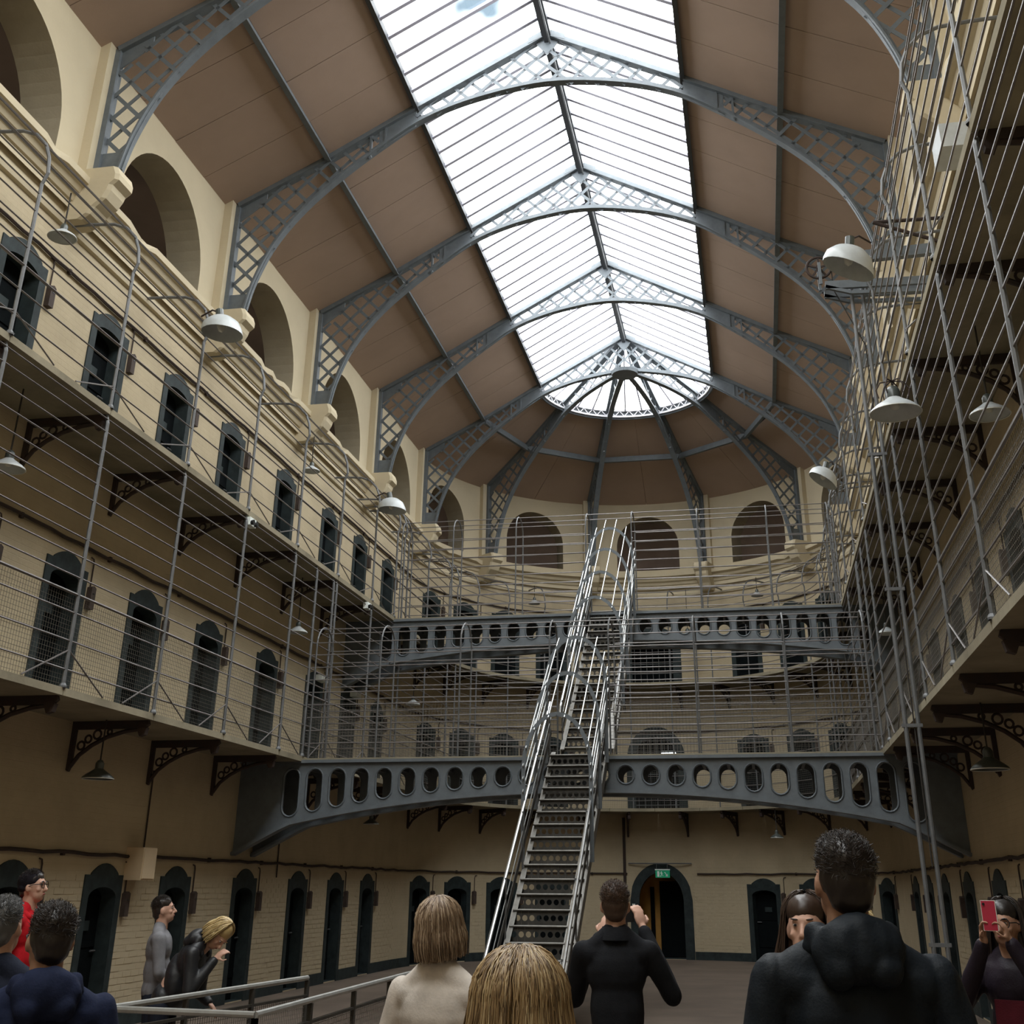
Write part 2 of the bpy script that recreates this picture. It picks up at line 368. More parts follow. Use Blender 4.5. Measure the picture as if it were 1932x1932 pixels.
# cornice between cell wall and attic: swept profile, a little broken along its lip
PROF = [(0.0, 9.90), (-0.05, 9.92), (-0.07, 9.99), (-0.03, 10.03), (-0.03, 10.22), (-0.13, 10.27), (-0.16, 10.34), (-0.22, 10.38), (-0.25, 10.45), (-0.34, 10.50), (-0.345, 10.60), (-0.10, 10.66), (-0.06, 10.77)]
def cornice(name, mp, u0, u1, n):
    mb = MB(); rng = random.Random(3); rows = []
    for i in range(n + 1):
        u = u0 + (u1 - u0) * i / n; nick = rng.random() < 0.07
        rows.append([mp(u, z - (rng.uniform(0.02, .05) if nick and k in (9, 10) else 0), d + (rng.uniform(.02, .07) if nick and k in (9, 10) else 0)) for k, (d, z) in enumerate(PROF)])
    K = len(PROF)
    mb.add([p for r in rows for p in r], [(i * K + k, (i + 1) * K + k, (i + 1) * K + k + 1, i * K + k + 1) for i in range(n) for k in range(K - 1)])
    return tag(mb.build(name, 'plaster'), kind='structure')
cornice('trim_1', mL, YB, D0, 130); cornice('trim_2', mR, YB, D0, 130); cornice('trim_3', mA, 0, pi * RW, 70)
# piers and corbels under each rib
def piercorb(loc, ang, par):
    # local frame: +x points from the wall towards the hall
    c, s_ = cos(ang), sin(ang)
    T = lambda a, b, z: (loc[0] + a * c - b * s_, loc[1] + a * s_ + b * c, z)
    mb = MB(); w_ = 0.21
    mb.hexa([T(-0.12, -w_, 10.6), T(RA - RP, -w_, 10.6), T(RA - RP, w_, 10.6), T(-0.12, w_, 10.6), T(-0.12, -w_, 12.99), T(RA - RP, -w_, 12.99), T(RA - RP, w_, 12.99), T(-0.12, w_, 12.99)])
    mb.build('pier', 'plaster', par)
    mb = MB(); st = [(10.75, 0.62), (10.64, 0.66), (10.55, 0.66), (10.48, 0.58), (10.40, 0.56), (10.28, 0.50), (10.16, 0.36), (10.06, 0.30), (9.98, 0.18)]
    rows = [[T(-0.1, -(w_ + .02 - i * .006), z), T(d - .05, -(w_ + .02 - i * .006), z), T(d, -(w_ - .02 - i * .006), z), T(d, (w_ - .02 - i * .006), z), T(d - .05, (w_ + .02 - i * .006), z), T(-0.1, (w_ + .02 - i * .006), z)] for i, (z, d) in enumerate(st)]
    mb.add([p for r in rows for p in r], [(i * 6 + k, i * 6 + k + 1, (i + 1) * 6 + k + 1, (i + 1) * 6 + k) for i in range(len(st) - 1) for k in range(5)] + [(0, 1, 2, 3, 4, 5), tuple((len(st) - 1) * 6 + k for k in (5, 4, 3, 2, 1, 0))])
    mb.build('corbel', 'plaster', par)
for y in RIBY: piercorb((-RA, y, 0), 0.0, wall_left); piercorb((RA, y, 0), pi, wall_right)
for a in (36, 72, 108, 144): piercorb((RA * cos(radians(a)), D0 + RA * sin(radians(a)), 0), radians(a) + pi, wall_far)
# ------------------------------------------------------------------ ceiling: dark backing and one board after another
def zc(r):
    pts = [(0, 16.14), (2.40, 14.78), (4.03, 13.84), (5.70, 12.98), (8.4, 11.6)]
    for (a, za), (b, zb) in zip(pts, pts[1:]):
        if r <= b: return za + (zb - za) * (r - a) / (b - a)
    return 11.6
ce = MB()
for s in (-1, 1):
    for a, b in ((2.42, 4.03), (4.03, 5.95)):
        ce.quad((s * a, YB, zc(a) + .05), (s * b, YB, zc(b) + .05), (s * b, D0, zc(b) + .05), (s * a, D0, zc(a) + .05))
for i in range(60):
    t0, t1 = pi * i / 60, pi * (i + 1) / 60
    for a, b in ((2.42, 4.03), (4.03, 5.95)):
        P = lambda r, t: (r * cos(t), D0 + r * sin(t), zc(r) + .05)
        ce.quad(P(a, t0), P(b, t0), P(b, t1), P(a, t1))
ceiling = tag(ce.build('ceiling', 'seam'), kind='structure')
NBD = 4
y = D0; k = 0
while y > YB + 0.5:
    nb = NBD if k < 6 else 1
    for j in range(nb):
        ya, yb = y - SP * j / nb - 0.006, max(y - SP * (j + 1) / nb + 0.006, YB)
        for s in (-1, 1):
            for a, b in ((2.42, 4.01), (4.05, 5.90)):
                e = random.uniform(0, .012) if nb > 1 else 0; e2 = random.uniform(0, .012)
                q = MB(); z0, z1 = zc(a), zc(b)
                q.hexa([(s * a, ya, z0 + e), (s * b, ya, z1 + e2), (s * b, yb, z1 + e2), (s * a, yb, z0 + e), (s * a, ya, z0 + .04), (s * b, ya, z1 + .04), (s * b, yb, z1 + .04), (s * a, yb, z0 + .04)])
                q.build('ceiling_board', 'ceiling', ceiling)
    y -= SP; k += 1
for sct in range(5):
    for half in range(2):
        t0, t1 = radians(36 * sct + 18 * half + .06), radians(36 * sct + 18 * half + 17.94)
        for a, b in ((2.44, 4.01), (4.05, 5.90)):
            q = MB(); n = 6; vs = []
            for i in range(n + 1):
                t = t0 + (t1 - t0) * i / n
                vs += [(a * cos(t), D0 + a * sin(t), zc(a)), (b * cos(t), D0 + b * sin(t), zc(b)), (b * cos(t), D0 + b * sin(t), zc(b) + .04), (a * cos(t), D0 + a * sin(t), zc(a) + .04)]
            q.add(vs, [(4 * i + c, 4 * i + (c + 1) % 4, 4 * i + 4 + (c + 1) % 4, 4 * i + 4 + c) for i in range(n) for c in range(4)] + [(0, 1, 2, 3), (4 * n + 3, 4 * n + 2, 4 * n + 1, 4 * n)])
            q.build('ceiling_board', 'ceiling', ceiling)
# roof cover over the attic corridor so that no light leaks in
rc = MB()
for s in (-1, 1): rc.quad((s * 5.8, YB, 13.06), (s * 8.4, YB, 13.06), (s * 8.4, D0, 13.06), (s * 5.8, D0, 13.06))
for i in range(40):
    a, b = pi * i / 40, pi * (i + 1) / 40
    rc.quad((5.8 * cos(a), D0 + 5.8 * sin(a), 13.06), (8.4 * cos(a), D0 + 8.4 * sin(a), 13.06), (8.4 * cos(b), D0 + 8.4 * sin(b), 13.06), (5.8 * cos(b), D0 + 5.8 * sin(b), 13.06))
rc.build('roof_underlay', 'seam', ceiling)
# ------------------------------------------------------------------ skylight
sky = thing('window_1', None, None, (0, D0, 14.7), kind='structure')
NB = 9
y = D0; k = 0
while y > YB + 0.5:
    nb = NB if k < 5 else 1
    for j in range(nb):
        ya, yb = y - SP * j / nb, max(y - SP * (j + 1) / nb, YB)
        for s in (-1, 1):
            q = MB(); q.hexa([(s * .06, ya - .015, 16.13), (s * 2.38, ya - .015, 14.80), (s * 2.38, yb + .015, 14.80), (s * .06, yb + .015, 16.13), (s * .06, ya - .015, 16.136), (s * 2.38, ya - .015, 14.806), (s * 2.38, yb + .015, 14.806), (s * .06, yb + .015, 16.136)])
            q.build('pane', 'glass', sky)
            b = MB(); b.bar((s * .05, yb, 16.105), (s * 2.40, yb, 14.755), .074, .06, (0, 0, 1)); b.build('glazing_bar', 'glazingbar', sky)
    y -= SP; k += 1
for i in range(15):
    a, b = radians(12 * i), radians(12 * (i + 1))
    P = lambda r, t, z: (r * cos(t), D0 + r * sin(t), z)
    q = MB(); q.add([P(.12, a, 16.10), P(2.38, a, 14.80), P(2.38, (a + b) / 2, 14.80), P(2.38, b, 14.80), P(.12, b, 16.10)], [(0, 1, 2, 3, 4)]); q.build('pane', 'glass', sky)
    if i: q = MB(); q.bar(P(.1, a, 16.07), P(2.40, a, 14.75), .04, .05); q.build('glazing_bar', 'glazingbar', sky)
b = MB(); b.box((0, (YB + D0) / 2, 16.06), (.17, D0 - YB, .16)); b.box((0.0, (YB + D0) / 2, 15.92), (.09, D0 - YB, .07)); b.build('ridge_beam', 'ridge', sky)
b = MB(); b.tube([(.06, YB + .2, 15.86), (.06, D0 - .3, 15.86)], .016); b.build('winding_rod', 'post', sky)
for s in (-1, 1):
    b = MB(); b.box((s * 2.42, (YB + D0) / 2, 14.74), (.08, D0 - YB, .14)); b.build('eaves_beam', 'ridge', sky)
# ring truss at the apse end
def ringband(r, z0, z1, n=48, th=.04):
    b = MB(); vs = []
    for i in range(n + 1):
        t = pi * i / n
        vs += [((r + o) * cos(t), D0 + (r + o) * sin(t), z) for o, z in ((-th / 2, z0), (th / 2, z0), (th / 2, z1), (-th / 2, z1))]
    b.add(vs, [(4 * i + c, 4 * i + (c + 1) % 4, 4 * i + 4 + (c + 1) % 4, 4 * i + 4 + c) for i in range(n) for c in range(4)]); return b
ringband(2.40, 14.74, 14.79).build('ring_chord', 'ring', sky); ringband(2.40, 14.55, 14.60).build('ring_chord', 'ring', sky); ringband(2.46, 14.50, 14.80).build('ring_curb', 'iron', sky)
b = MB()
for i in range(54):
    t0, t1 = pi * i / 54, pi * (i + 1) / 54; za, zb = (14.59, 14.75) if i % 2 else (14.75, 14.59)
    b.bar((2.40 * cos(t0), D0 + 2.40 * sin(t0), za), (2.40 * cos(t1), D0 + 2.40 * sin(t1), zb), .02, .022)
tag(b.build('ring_lattice', 'ring', sky), kind='stuff')
# ------------------------------------------------------------------ roof ribs
BOT = [(0, 14.94), (1.3, 14.76), (2.25, 14.43), (2.95, 13.98), (3.75, 13.36), (4.4, 12.74), (4.9, 12.06), (5.2, 11.34), (5.33, 10.76)]
TOP = [(0, 16.06), (2.40, 14.74), (4.03, 13.80), (5.66, 12.96), (5.68, 10.76)]
def zb_(r):
    for (a, za), (b, zb) in zip(BOT, BOT[1:]):
        if r <= b: return za + (zb - za) * (r - a) / (b - a)
    return 10.76
def inside(x, z): 
    r = abs(x)
    return r < 5.66 and z < zc(r) - .04 and z > zb_(r) + 0.02 and z > 10.8
def solid(x, z): r = abs(x); return 2.42 < r < 3.1 or z < 11.12 or (r > 5.25 and z > 12.72)
def smooth_bot(n=6):
    P = []
    for i in range(len(BOT) - 1):
        p0, p1, p2, p3 = BOT[max(i - 1, 0)], BOT[i], BOT[i + 1], BOT[min(i + 2, len(BOT) - 1)]
        if i == 0: p0 = (-p2[0], p2[1])
        for j in range(n):
            t = j / n; P.append(tuple(.5 * (2 * p1[k] + (p2[k] - p0[k]) * t + (2 * p0[k] - 5 * p1[k] + 4 * p2[k] - p3[k]) * t * t + (3 * p1[k] - p0[k] - 3 * p2[k] + p3[k]) * t ** 3) for k in (0, 1)))
    P.append(BOT[-1]); return P
SB = smooth_bot()
def clip_segments(side):
    segs = []
    for fam in (0, 1):
        for k in range(-60, 60):
            c = k * 0.40; run = None; N_ = 400
            for i in range(N_ + 1):
                x = 5.7 * i / N_
                z = (16.16 - c) + (x if fam == 0 else -x) * 1.0 + (-0.0)
                ok = inside(x, z) and not solid(x, z)
                if ok and run is None: run = (x, z)
                if (not ok or i == N_) and run is not None:
                    if abs(x - run[0]) > .05: segs.append((run, (x, z)))
                    run = None
    return segs
SEG = clip_segments(1)
def sweep_chord(path, w_, h_):
    b = MB()
    for (x0, z0), (x1, z1) in zip(path, path[1:]): b.bar((x0, 0, z0), (x1, 0, z1), w_, h_, (0, 1, 0))
    return b
RIBM = {}
def ribmeshes():
    for s, nm in ((1, 'r'), (-1, 'l')):
        tp = [(s * a, z) for a, z in TOP]; bt = [(s * a, z + .03) for a, z in SB]
        b = sweep_chord(tp[:4], .09, .17); RIBM[nm, 'top_chord'] = b.mesh('top_chord', 'iron')
        b = sweep_chord([tp[3], (s * 5.66, 10.76)], .08, .14); RIBM[nm, 'foot_strut'] = b.mesh('foot_strut', 'iron')
        b = sweep_chord(bt, .03, .15); b2 = sweep_chord([(x, z + .06) for x, z in bt], .09, .035); b.add(b2.v, b2.f); RIBM[nm, 'bottom_chord'] = b.mesh('bottom_chord', 'iron')
        b = MB(); xs = [2.42 + .68 * i / 6 for i in range(7)]
        b.prism([(x, zb_(x)) for x in xs] + [(x, zc(x) - .05) for x in xs[::-1]], lambda a, z, t: (s * a, t, z), -.012, .012)
        b.prism([(3.0, zb_(3.0)), (3.0, zc(3.0) - .05), (2.96, zc(2.96) - .05), (2.96, zb_(2.96))], lambda a, z, t: (s * a, t, z), -.03, .03)
        b.prism([(3.27, zb_(3.27)), (3.27, zc(3.27) - .05), (3.23, zc(3.23) - .05), (3.23, zb_(3.23))], lambda a, z, t: (s * a, t, z), -.03, .03)
        RIBM[nm, 'web_plate'] = b.mesh('web_plate', 'iron')
        b = MB(); b.prism([(5.66, 10.77), (5.66, 11.14), (5.26, 11.14), (5.33, 10.77)], lambda a, z, t: (s * a, t, z), -.012, .012); RIBM[nm, 'foot_plate'] = b.mesh('foot_plate', 'iron')
        b = MB(); b.prism([(5.66, 12.60), (5.66, 12.95), (5.15, 13.2), (5.15, 13.0)], lambda a, z, t: (s * a, t, z), -.012, .012); RIBM[nm, 'knee_plate'] = b.mesh('knee_plate', 'iron')
        for i, (p, q) in enumerate(SEG):
            b = MB(); yo = .012 if i % 2 else -.012; b.bar((s * p[0], yo, p[1]), (s * q[0], yo, q[1]), .012, .060, (0, 0, 1)); RIBM[nm, 'lattice_bar', i] = b.mesh('lattice_bar', 'iron')
    b = MB(); b.prism([(-.34, 15.98), (-.34, 15.86), (0, 16.0), (.34, 15.86), (.34, 15.98), (0, 16.16)], lambda a, z, t: (a, t, z), -.09, .09)
    b.prism([(-.22, 15.9), (0, 15.62), (.22, 15.9), (0, 16.02)], lambda a, z, t: (a, t, z), -.02, .02); RIBM['apex'] = b.mesh('apex_plate', 'iron')
ribmeshes()
def addrib(t, sides):
    for key, me in RIBM.items():
        if key == 'apex':
            if len(sides) == 2: o = bpy.data.objects.new('apex_plate', me); COL.objects.link(o); o.parent = t
            continue
        if key[0] not in sides: continue
        if len(sides) == 1 and key[1] == 'lattice_bar' and min(SEG[key[2]][0][0], SEG[key[2]][1][0]) < .35: continue
        o = bpy.data.objects.new(key[1], me); COL.objects.link(o); o.parent = t
RL = ['at the springing of the round apse', 'second from the apse', 'third from the apse', 'fourth from the apse', 'fifth from the apse']
for k, y in enumerate(RIBY[:5]):
    addrib(thing('roof_rib', 'blue-grey lattice iron roof rib spanning the hall, ' + RL[k], 'roof rib', (0, y, 0), group='lattice ribs spanning the hall'), 'lr')
for k, a in enumerate((144, 108, 72, 36)):
    addrib(thing('apse_rib', 'grey lattice half rib in the apse, ' + ORD[k] + ' of four from the stairwell-rail side', 'roof rib', (0, D0, 0), radians(a), group='half ribs of the apse'), 'r')
hb = MB(); hb.lathe([(.0, 14.88), (.36, 14.88), (.40, 14.97), (.0, 14.99)], (0, D0, 0), 20)
tag(hb.build('rib_hub', 'iron'), 'round iron hub joining the apse ribs under the glass cone', 'roof hub')
# purlins
for s, nm in ((-1, 'stairwell-rail side'), (1, 'hoist side')):
    b = MB(); b.box((s * 4.03, (YB + D0) / 2, 13.80), (.05, D0 - YB, .09)); b.box((s * 4.03, (YB + D0) / 2, 13.75), (.10, D0 - YB, .02))
    tag(b.build('roof_purlin', 'iron'), 'long grey iron purlin crossing the ribs under the brown ceiling, ' + nm, 'purlin', group='long purlins')
for i in range(5):
    a, b_ = radians(36 * i), radians(36 * (i + 1)); b = MB()
    b.bar((4.0 * cos(a), D0 + 4.0 * sin(a), 13.74), (4.0 * cos(b_), D0 + 4.0 * sin(b_), 13.74), .09, .16)
    tag(b.build('apse_purlin', 'iron'), 'short grey iron purlin between two apse ribs, ' + ORD[i] + ' of five from the hoist side', 'purlin', group='short purlins of the apse')
# ------------------------------------------------------------------ cell doors
LVN = ['ground floor', 'middle gallery', 'top gallery']
def arch_outline(hw, z0, zs, rise, sh=0.0, n=10):
    # closed outline, u relative to the door centre
    P = [(-hw, z0), (-hw, zs)]
    for i in range(n + 1):
        t = -1 + 2 * i / n; P.append(((hw - sh) * t, zs + rise * sqrt(max(0, 1 - t * t * 0.92)) - (rise * sqrt(.08) if sh else 0)))
    P += [(hw, zs), (hw, z0)]; return P
dcount = [0]
def celldoor(mp, u, lv, label, grille=False):
    dcount[0] += 1
    z = ZB[lv]; base = mp(u, z, 0.0)
    t = thing('door_%d' % dcount[0], label, 'cell door', base, kind='structure')
    zs, rise = z + HS + (0.12 if lv == 2 else 0), HR
    zo = z + 1.88 + (0.07 if lv == 2 else (-.04 if lv == 1 else 0))
    # painted surround, standing a little proud of the wall
    mb = MB(); fn = lambda a, b, d: mp(u + a, b, d)
    n = 12; xs = [-HW * cos(pi * i / n) for i in range(n + 1)]
    oi = lambda x: zs + rise * sqrt(max(0, 1 - (x / HW) ** 2))
    oo = lambda x: zo + max(0, .13 * (1 - (x / 0.36) ** 2) + .015) if abs(x) < .36 else zo
    for s in (-1, 1):
        mb.prism([(s * HW, z), (s * .5, z), (s * .5, zo), (s * HW, zo)] if s > 0 else [(-.5, z), (-HW, z), (-HW, zo), (-.5, zo)], fn, -.018, .0)
    for a, b in zip(xs, xs[1:]): mb.prism([(a, oi(a)), (b, oi(b)), (b, oo(b)), (a, oo(a))], fn, -.018, .0)
    mb.build('surround', 'surround', t)
    mb = MB(); P = arch_outline(HW + .01, z + .01, zs, rise)
    mb.prism(P, fn, .20, .26); leaf = mb.build('door_leaf', 'door', t)
    mb = MB()
    for zz in (z + .35, z + 1.0, z + 1.55): mb.prism([(-HW + .02, zz), (HW - .02, zz), (HW - .02, zz + .07), (-HW + .02, zz + .07)], fn, .185, .20)
    mb.build('iron_strap', 'door', leaf)
    mb = MB(); mb.prism([(-.1, z + 1.2), (.1, z + 1.2), (.1, z + 1.32), (-.1, z + 1.32)], fn, .17, .20); mb.build('food_hatch', 'surround', leaf)
    mb = MB(); mb.tube([mp(u + .22, z + .95, .17), mp(u + .34, z + .95, .17)], .013); mb.build('bolt', 'post', leaf)
    if grille:
        mb = MB()
        for i in range(-2, 3): mb.tube([mp(u + i * .15, z + .02, .04), mp(u + i * .15, zs + rise * .7, .04)], .009)
        for k in range(7): mb.tube([mp(u - HW, z + .2 + k * .25, .04), mp(u + HW, z + .2 + k * .25, .04)], .008)
        mb.build('grille', 'post', t)
    return t
SIDE = {'L': 'stairwell-rail side', 'R': 'hoist side', 'A': 'round end'}
def place_doors(us, mp, lv, sd):
    n = len(us)
    for i, u in enumerate(us):
        if sd == 'A':
            who = ORD[i] + ' door from the stairwell-rail side' if i < 4 else ORD[7 - i] + ' door from the hoist side'
            lb = 'dark cell door, %s round end, %s' % (LVN[lv], who)
        else: lb = 'dark cell door, %s, %s, %s before the round end' % (LVN[lv], SIDE[sd], ORD[n - 1 - i])
        celldoor(mp, u, lv, lb)
place_doors(DG_L, mL, 0, 'L'); place_doors(D2_L, mL, 1, 'L'); place_doors(D3_L, mL, 2, 'L')
place_doors(DG_R, mR, 0, 'R'); place_doors(D2_R, mR, 1, 'R')
for lv in (0, 1, 2): place_doors([au(a) for a in DA], mA, lv, 'A')
# big arched doorways in the middle of the round end
def maindoor(lv, label):
    dcount[0] += 1
    u = au(90); z = ZB[lv]; hw, hs, hr = MAINOP[lv]; HO = .87
    t = thing('door_%d' % dcount[0], label, 'doorway', mA(u, z, 0), kind='structure')
    fn = lambda a, b, d: mA(u + a, b, d)
    mb = MB(); n = 14; xs = [-hw * cos(pi * i / n) for i in range(n + 1)]; zs = z + hs
    oi = lambda x: zs + hr * sqrt(max(0, 1 - (x / hw) ** 2)); ho = hr + .24
    oo = lambda x: zs + ho * sqrt(max(0, 1 - (x / HO) ** 2))
    for s in (-1, 1):
        yy = sorted([s * hw, s * HO]); m2 = [yy[0] + (yy[1] - yy[0]) * i / 4 for i in range(5)]
        for a, b in zip(m2, m2[1:]): mb.prism([(a, z), (b, z), (b, oo(b)), (a, oo(a))], fn, -.03, .0)
    for a, b in zip(xs, xs[1:]): mb.prism([(a, oi(a)), (b, oi(b)), (b, oo(b)), (a, oo(a))], fn, -.03, .0)
    mb.build('surround', 'surround', t)
    if lv == 0:
        mb = MB()   # painted passage lining just inside the reveal
        pts = [(-hw + .01, z)] + [(x * .98, oi(x) - .012) for x in xs] + [(hw - .01, z)]
        for (a, za), (b, zb) in zip(pts, pts[1:]): mb.quad(fn(a, za, .05), fn(b, zb, .05), fn(b, zb, 1.08), fn(a, za, 1.08))
        mb.build('passage_lining', 'ochre', t)
        mb = MB(); mb.prism([(-hw - .3, z), (hw + .3, z), (hw + .3, z + 2.4), (-hw - .3, z + 2.4)], fn, 1.1, 1.14); mb.build('passage_end', 'ochre', t)
        mb = MB(); mb.prism([(-hw + .02, z + .03), (.10, z + .03), (.10, z + 1.95), (-hw + .02, z + 1.95)], fn, .82, .87); lf = mb.build('door_leaf', 'door', t)
        mb = MB(); mb.prism([(.24, z + .03), (.34, z + .03), (.34, z + 1.8), (.24, z + 1.8)], fn, .9, 1.08); mb.build('inner_frame', 'door', t)
        mb = MB(); mb.prism([(.74, 1.28), (.82, 1.28), (.82, 1.37), (.74, 1.37)], fn, -.036, -.03); mb.build('door_number_plate', 'white', t)
        mb = MB(); mb.torus(fn(.78, 1.345, -.038), .014, .004, 10, 4, Matrix.Rotation(radians(90), 3, 'X')); mb.torus(fn(.78, 1.31, -.038), .017, .004, 10, 4, Matrix.Rotation(radians(90), 3, 'X')); mb.build('numeral', 'black', t)
        mb = MB(); mb.tube([fn(-.9, 2.4, -.05), fn(.9, 2.4, -.05)], .018); mb.build('lintel_bar', 'post', t)
    else:
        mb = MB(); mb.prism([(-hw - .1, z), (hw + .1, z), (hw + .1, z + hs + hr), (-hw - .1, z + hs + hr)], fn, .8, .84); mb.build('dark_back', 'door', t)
        mb = MB()
        for i in range(-3, 4): mb.tube([fn(i * .18, z + .02, .06), fn(i * .18, oi(i * .18) - .02, .06)], .010)
        for k in range(6): mb.tube([fn(-hw, z + .15 + k * .28, .06), fn(hw, z + .15 + k * .28, .06)], .010)
        mb.build('gate_bar', 'post', t)
    return t
maindoor(0, 'tall dark arched doorway with ochre inside, centre of the ground-floor round end')
maindoor(1, 'barred dark archway at the centre of the round end, middle gallery')
maindoor(2, 'barred dark archway at the centre of the round end, top gallery')
# fluorescent tube glowing in the middle archway
t = thing('tube_light', 'white glowing tube lamp inside the middle-gallery archway', 'lamp', mA(au(87), Z2 + 1.5, .6))
b = MB(); b.tube([mA(au(89), Z2 + 1.62, .62), mA(au(84.6), Z2 + 1.62, .62)], .018, 8); b.build('glowing_tube', 'tube', t)
b = MB(); b.box(mA(au(86.8), Z2 + 1.67, .64), (.5, .06, .05)); b.build('fitting', 'enamel', t)
# green exit sign
ex = thing('exit_sign', 'green emergency exit sign with white pictograms hanging in the arched doorway', 'sign', (0.07, D0 + RW - .16, 2.2))
b = MB(); b.box((0.07, D0 + RW - .16, 2.13), (.40, .03, .19)); b.build('sign_panel', 'green', ex)
b = MB(); b.box((0.07, D0 + RW - .16, 2.24), (.42, .06, .03)); b.build('sign_housing', 'white', ex)
b = MB()
for dx in (-.1, .2): b.tube([(dx, D0 + RW - .16, 2.25), (dx, D0 + RW - .06, 2.40)], .008)
b.build('hanger', 'post', ex)
def pict(pts): return lambda q: q.prism([(0.07 + a, 2.13 + b) for a, b in pts], lambda a, c, d: (a, d, c), D0 + RW - .181, D0 + RW - .175)
b = MB()
for p in ([(-.15, .07), (-.09, .07), (-.09, -.07), (-.15, -.07)],): pict(p)(b)     # the white doorway
b.build('pictogram_door', 'white', ex)
b = MB(); b.lathe([(0, 0), (.014, 0), (.014, .004), (0, .004)], (0.07 - .035, D0 + RW - .177, 2.13 + .055), 10, Matrix.Rotation(radians(90), 3, 'X'))
for p in ([(-.055, .04), (-.02, .04), (-.01, -.01), (-.04, -.012)], [(-.04, -.01), (-.022, -.01), (-.05, -.07), (-.068, -.065)], [(-.02, -.01), (-.008, -.012), (.018, -.045), (.006, -.054)], [(-.055, .04), (-.075, .01), (-.068, .004), (-.046, .03)], [(-.02, .04), (.012, .012), (.006, .004), (-.024, .026)]): pict(p)(b)
b.build('running_figure', 'white', ex)
b = MB()
for p in ([(.05, .045), (.065, .055), (.125, -.03), (.108, -.04)], [(.14, -.065), (.075, -.055), (.135, .005)]): pict(p)(b)
b.build('arrow', 'white', ex)
# ------------------------------------------------------------------ tin signal boxes beside the doors, each with its conduit
def signalbox(mp, u, lv, label, g):
    z = ZB[lv] + (1.52 if lv != 2 else 1.62); t = thing('signal_box', label, 'box', mp(u, z, -.03), group=g)
    fn = lambda a, b, d: mp(u + a, b, d)
    b = MB(); b.prism([(-.055, z - .16), (.055, z - .16), (.055, z + .13), (.0, z + .155), (-.055, z + .13)], fn, -.075, .0); b.build('box_body', 'box', t)
    b = MB(); b.prism([(-.02, z + .04), (.02, z + .04), (.02, z + .055), (-.02, z + .055)], fn, -.08, -.074); b.build('slot', 'black', t)
    b = MB(); top = z + .47
    b.tube([mp(u - .02, z + .14, -.02), mp(u - .02, top, -.02), mp(u - .04, top + .05, -.02), mp(u - .10, top + .06, -.02)], .011, 5); b.build('conduit', 'rust', t)
for us, mp, lv, sd in ((DG_L, mL, 0, 'L'), (D2_L, mL, 1, 'L'), (D3_L, mL, 2, 'L'), (DG_R, mR, 0, 'R'), (D2_R, mR, 1, 'R')):
    for i, u in enumerate(us): signalbox(mp, u + (.61 if mp is mL else .61), lv, 'brown tin box, %s, %s, %s before the round end' % (LVN[lv], SIDE[sd], ORD[len(us) - 1 - i]), 'tin signal boxes')
for lv in (0, 1, 2):
    for i, a in enumerate(DA):
        signalbox(mA, au(a) - .61, lv, 'brown tin box, round end, %s, %s' % (LVN[lv], ('%s from the stairwell-rail side' % ORD[i]) if i < 4 else ('%s from the hoist side' % ORD[7 - i])), 'tin signal boxes')
# ------------------------------------------------------------------ pipes along the walls
def longpipe(name, mp, u0, u1, z, r, label, step=.35, sag=.012):
    n = max(2, int((u1 - u0) / step)); rng = random.Random(int(z * 100) + int(u1)); b = MB()
    b.tube([mp(u0 + (u1 - u0) * i / n, z + rng.uniform(-sag, sag), -r - .012) for i in range(n + 1)], r, 5)
    t = thing(name, label, 'pipe', mp(u0, z, 0)); b.build('pipe_run', 'rust', t)
    b = MB()
    for k in range(int((u1 - u0) / 2.17)):
        u = u0 + 1 + k * 2.17; b.box(mp(u, z, -.02), (.05, .05, .07))
    b.build('pipe_clip', 'rust', t)
for lv, z in ((0, 2.13), (1, 5.93), (2, 9.38)):
    longpipe('wall_pipe', mL, YB + .1, D0, z, .024, 'rusty pipe along the %s wall above the doors, stairwell-rail side' % LVN[lv])
    if lv < 2: longpipe('wall_pipe', mR, YB + .1, D0, z, .024, 'rusty pipe along the %s wall above the doors, hoist side' % LVN[lv])
    longpipe('wall_pipe', mA, 0, au(180) if lv else au(80), z, .022, 'rusty pipe curving round the apse above the doors, %s' % LVN[lv])
longpipe('wall_pipe', mA, au(99), au(180), 2.13, .022, 'rusty pipe from the arched doorway towards the stairwell-rail side, ground floor')
for y, z0, z1, mp, lb in ((16.75, 2.25, 3.3, mL, 'thin dark drop pipe above the beige wall box'), (21.9, 1.9, 3.3, mL, 'thin dark drop pipe on the plain wall beyond the lower bridge foot'), (14.3, 2.1, 2.7, mR, 'thin dark cable hanging below the hoist-side ground lamp')):
    b = MB(); b.tube([mp(y, z0, -.02), mp(y, (z0 + z1) / 2, -.016), mp(y - .01, z1, -.02)], .012, 5); tag(b.build('drop_pipe', 'rust'), lb, 'pipe')
b = MB(); a = au(99.7); b.tube([mA(a, .0, -.05), mA(a, 3.6, -.05)], .04, 8)
tag(b.build('soil_pipe', 'rust'), 'dark upright pipe on the wall beside the arched doorway', 'pipe')
# beige box on the ground-floor wall
t = thing('wall_cabinet', 'beige painted box fixed high on the ground-floor wall behind the grey-shirted man', 'box', (-RW, 16.5, 1.82))
b = MB(); b.box((-RW + .13, 16.50, 2.03), (.26, .40, .42)); b.build('box_body', 'beige', t)
b = MB(); b.box((-RW + .265, 16.50, 2.03), (.012, .36, .38)); b.build('box_lid', 'beige', t)
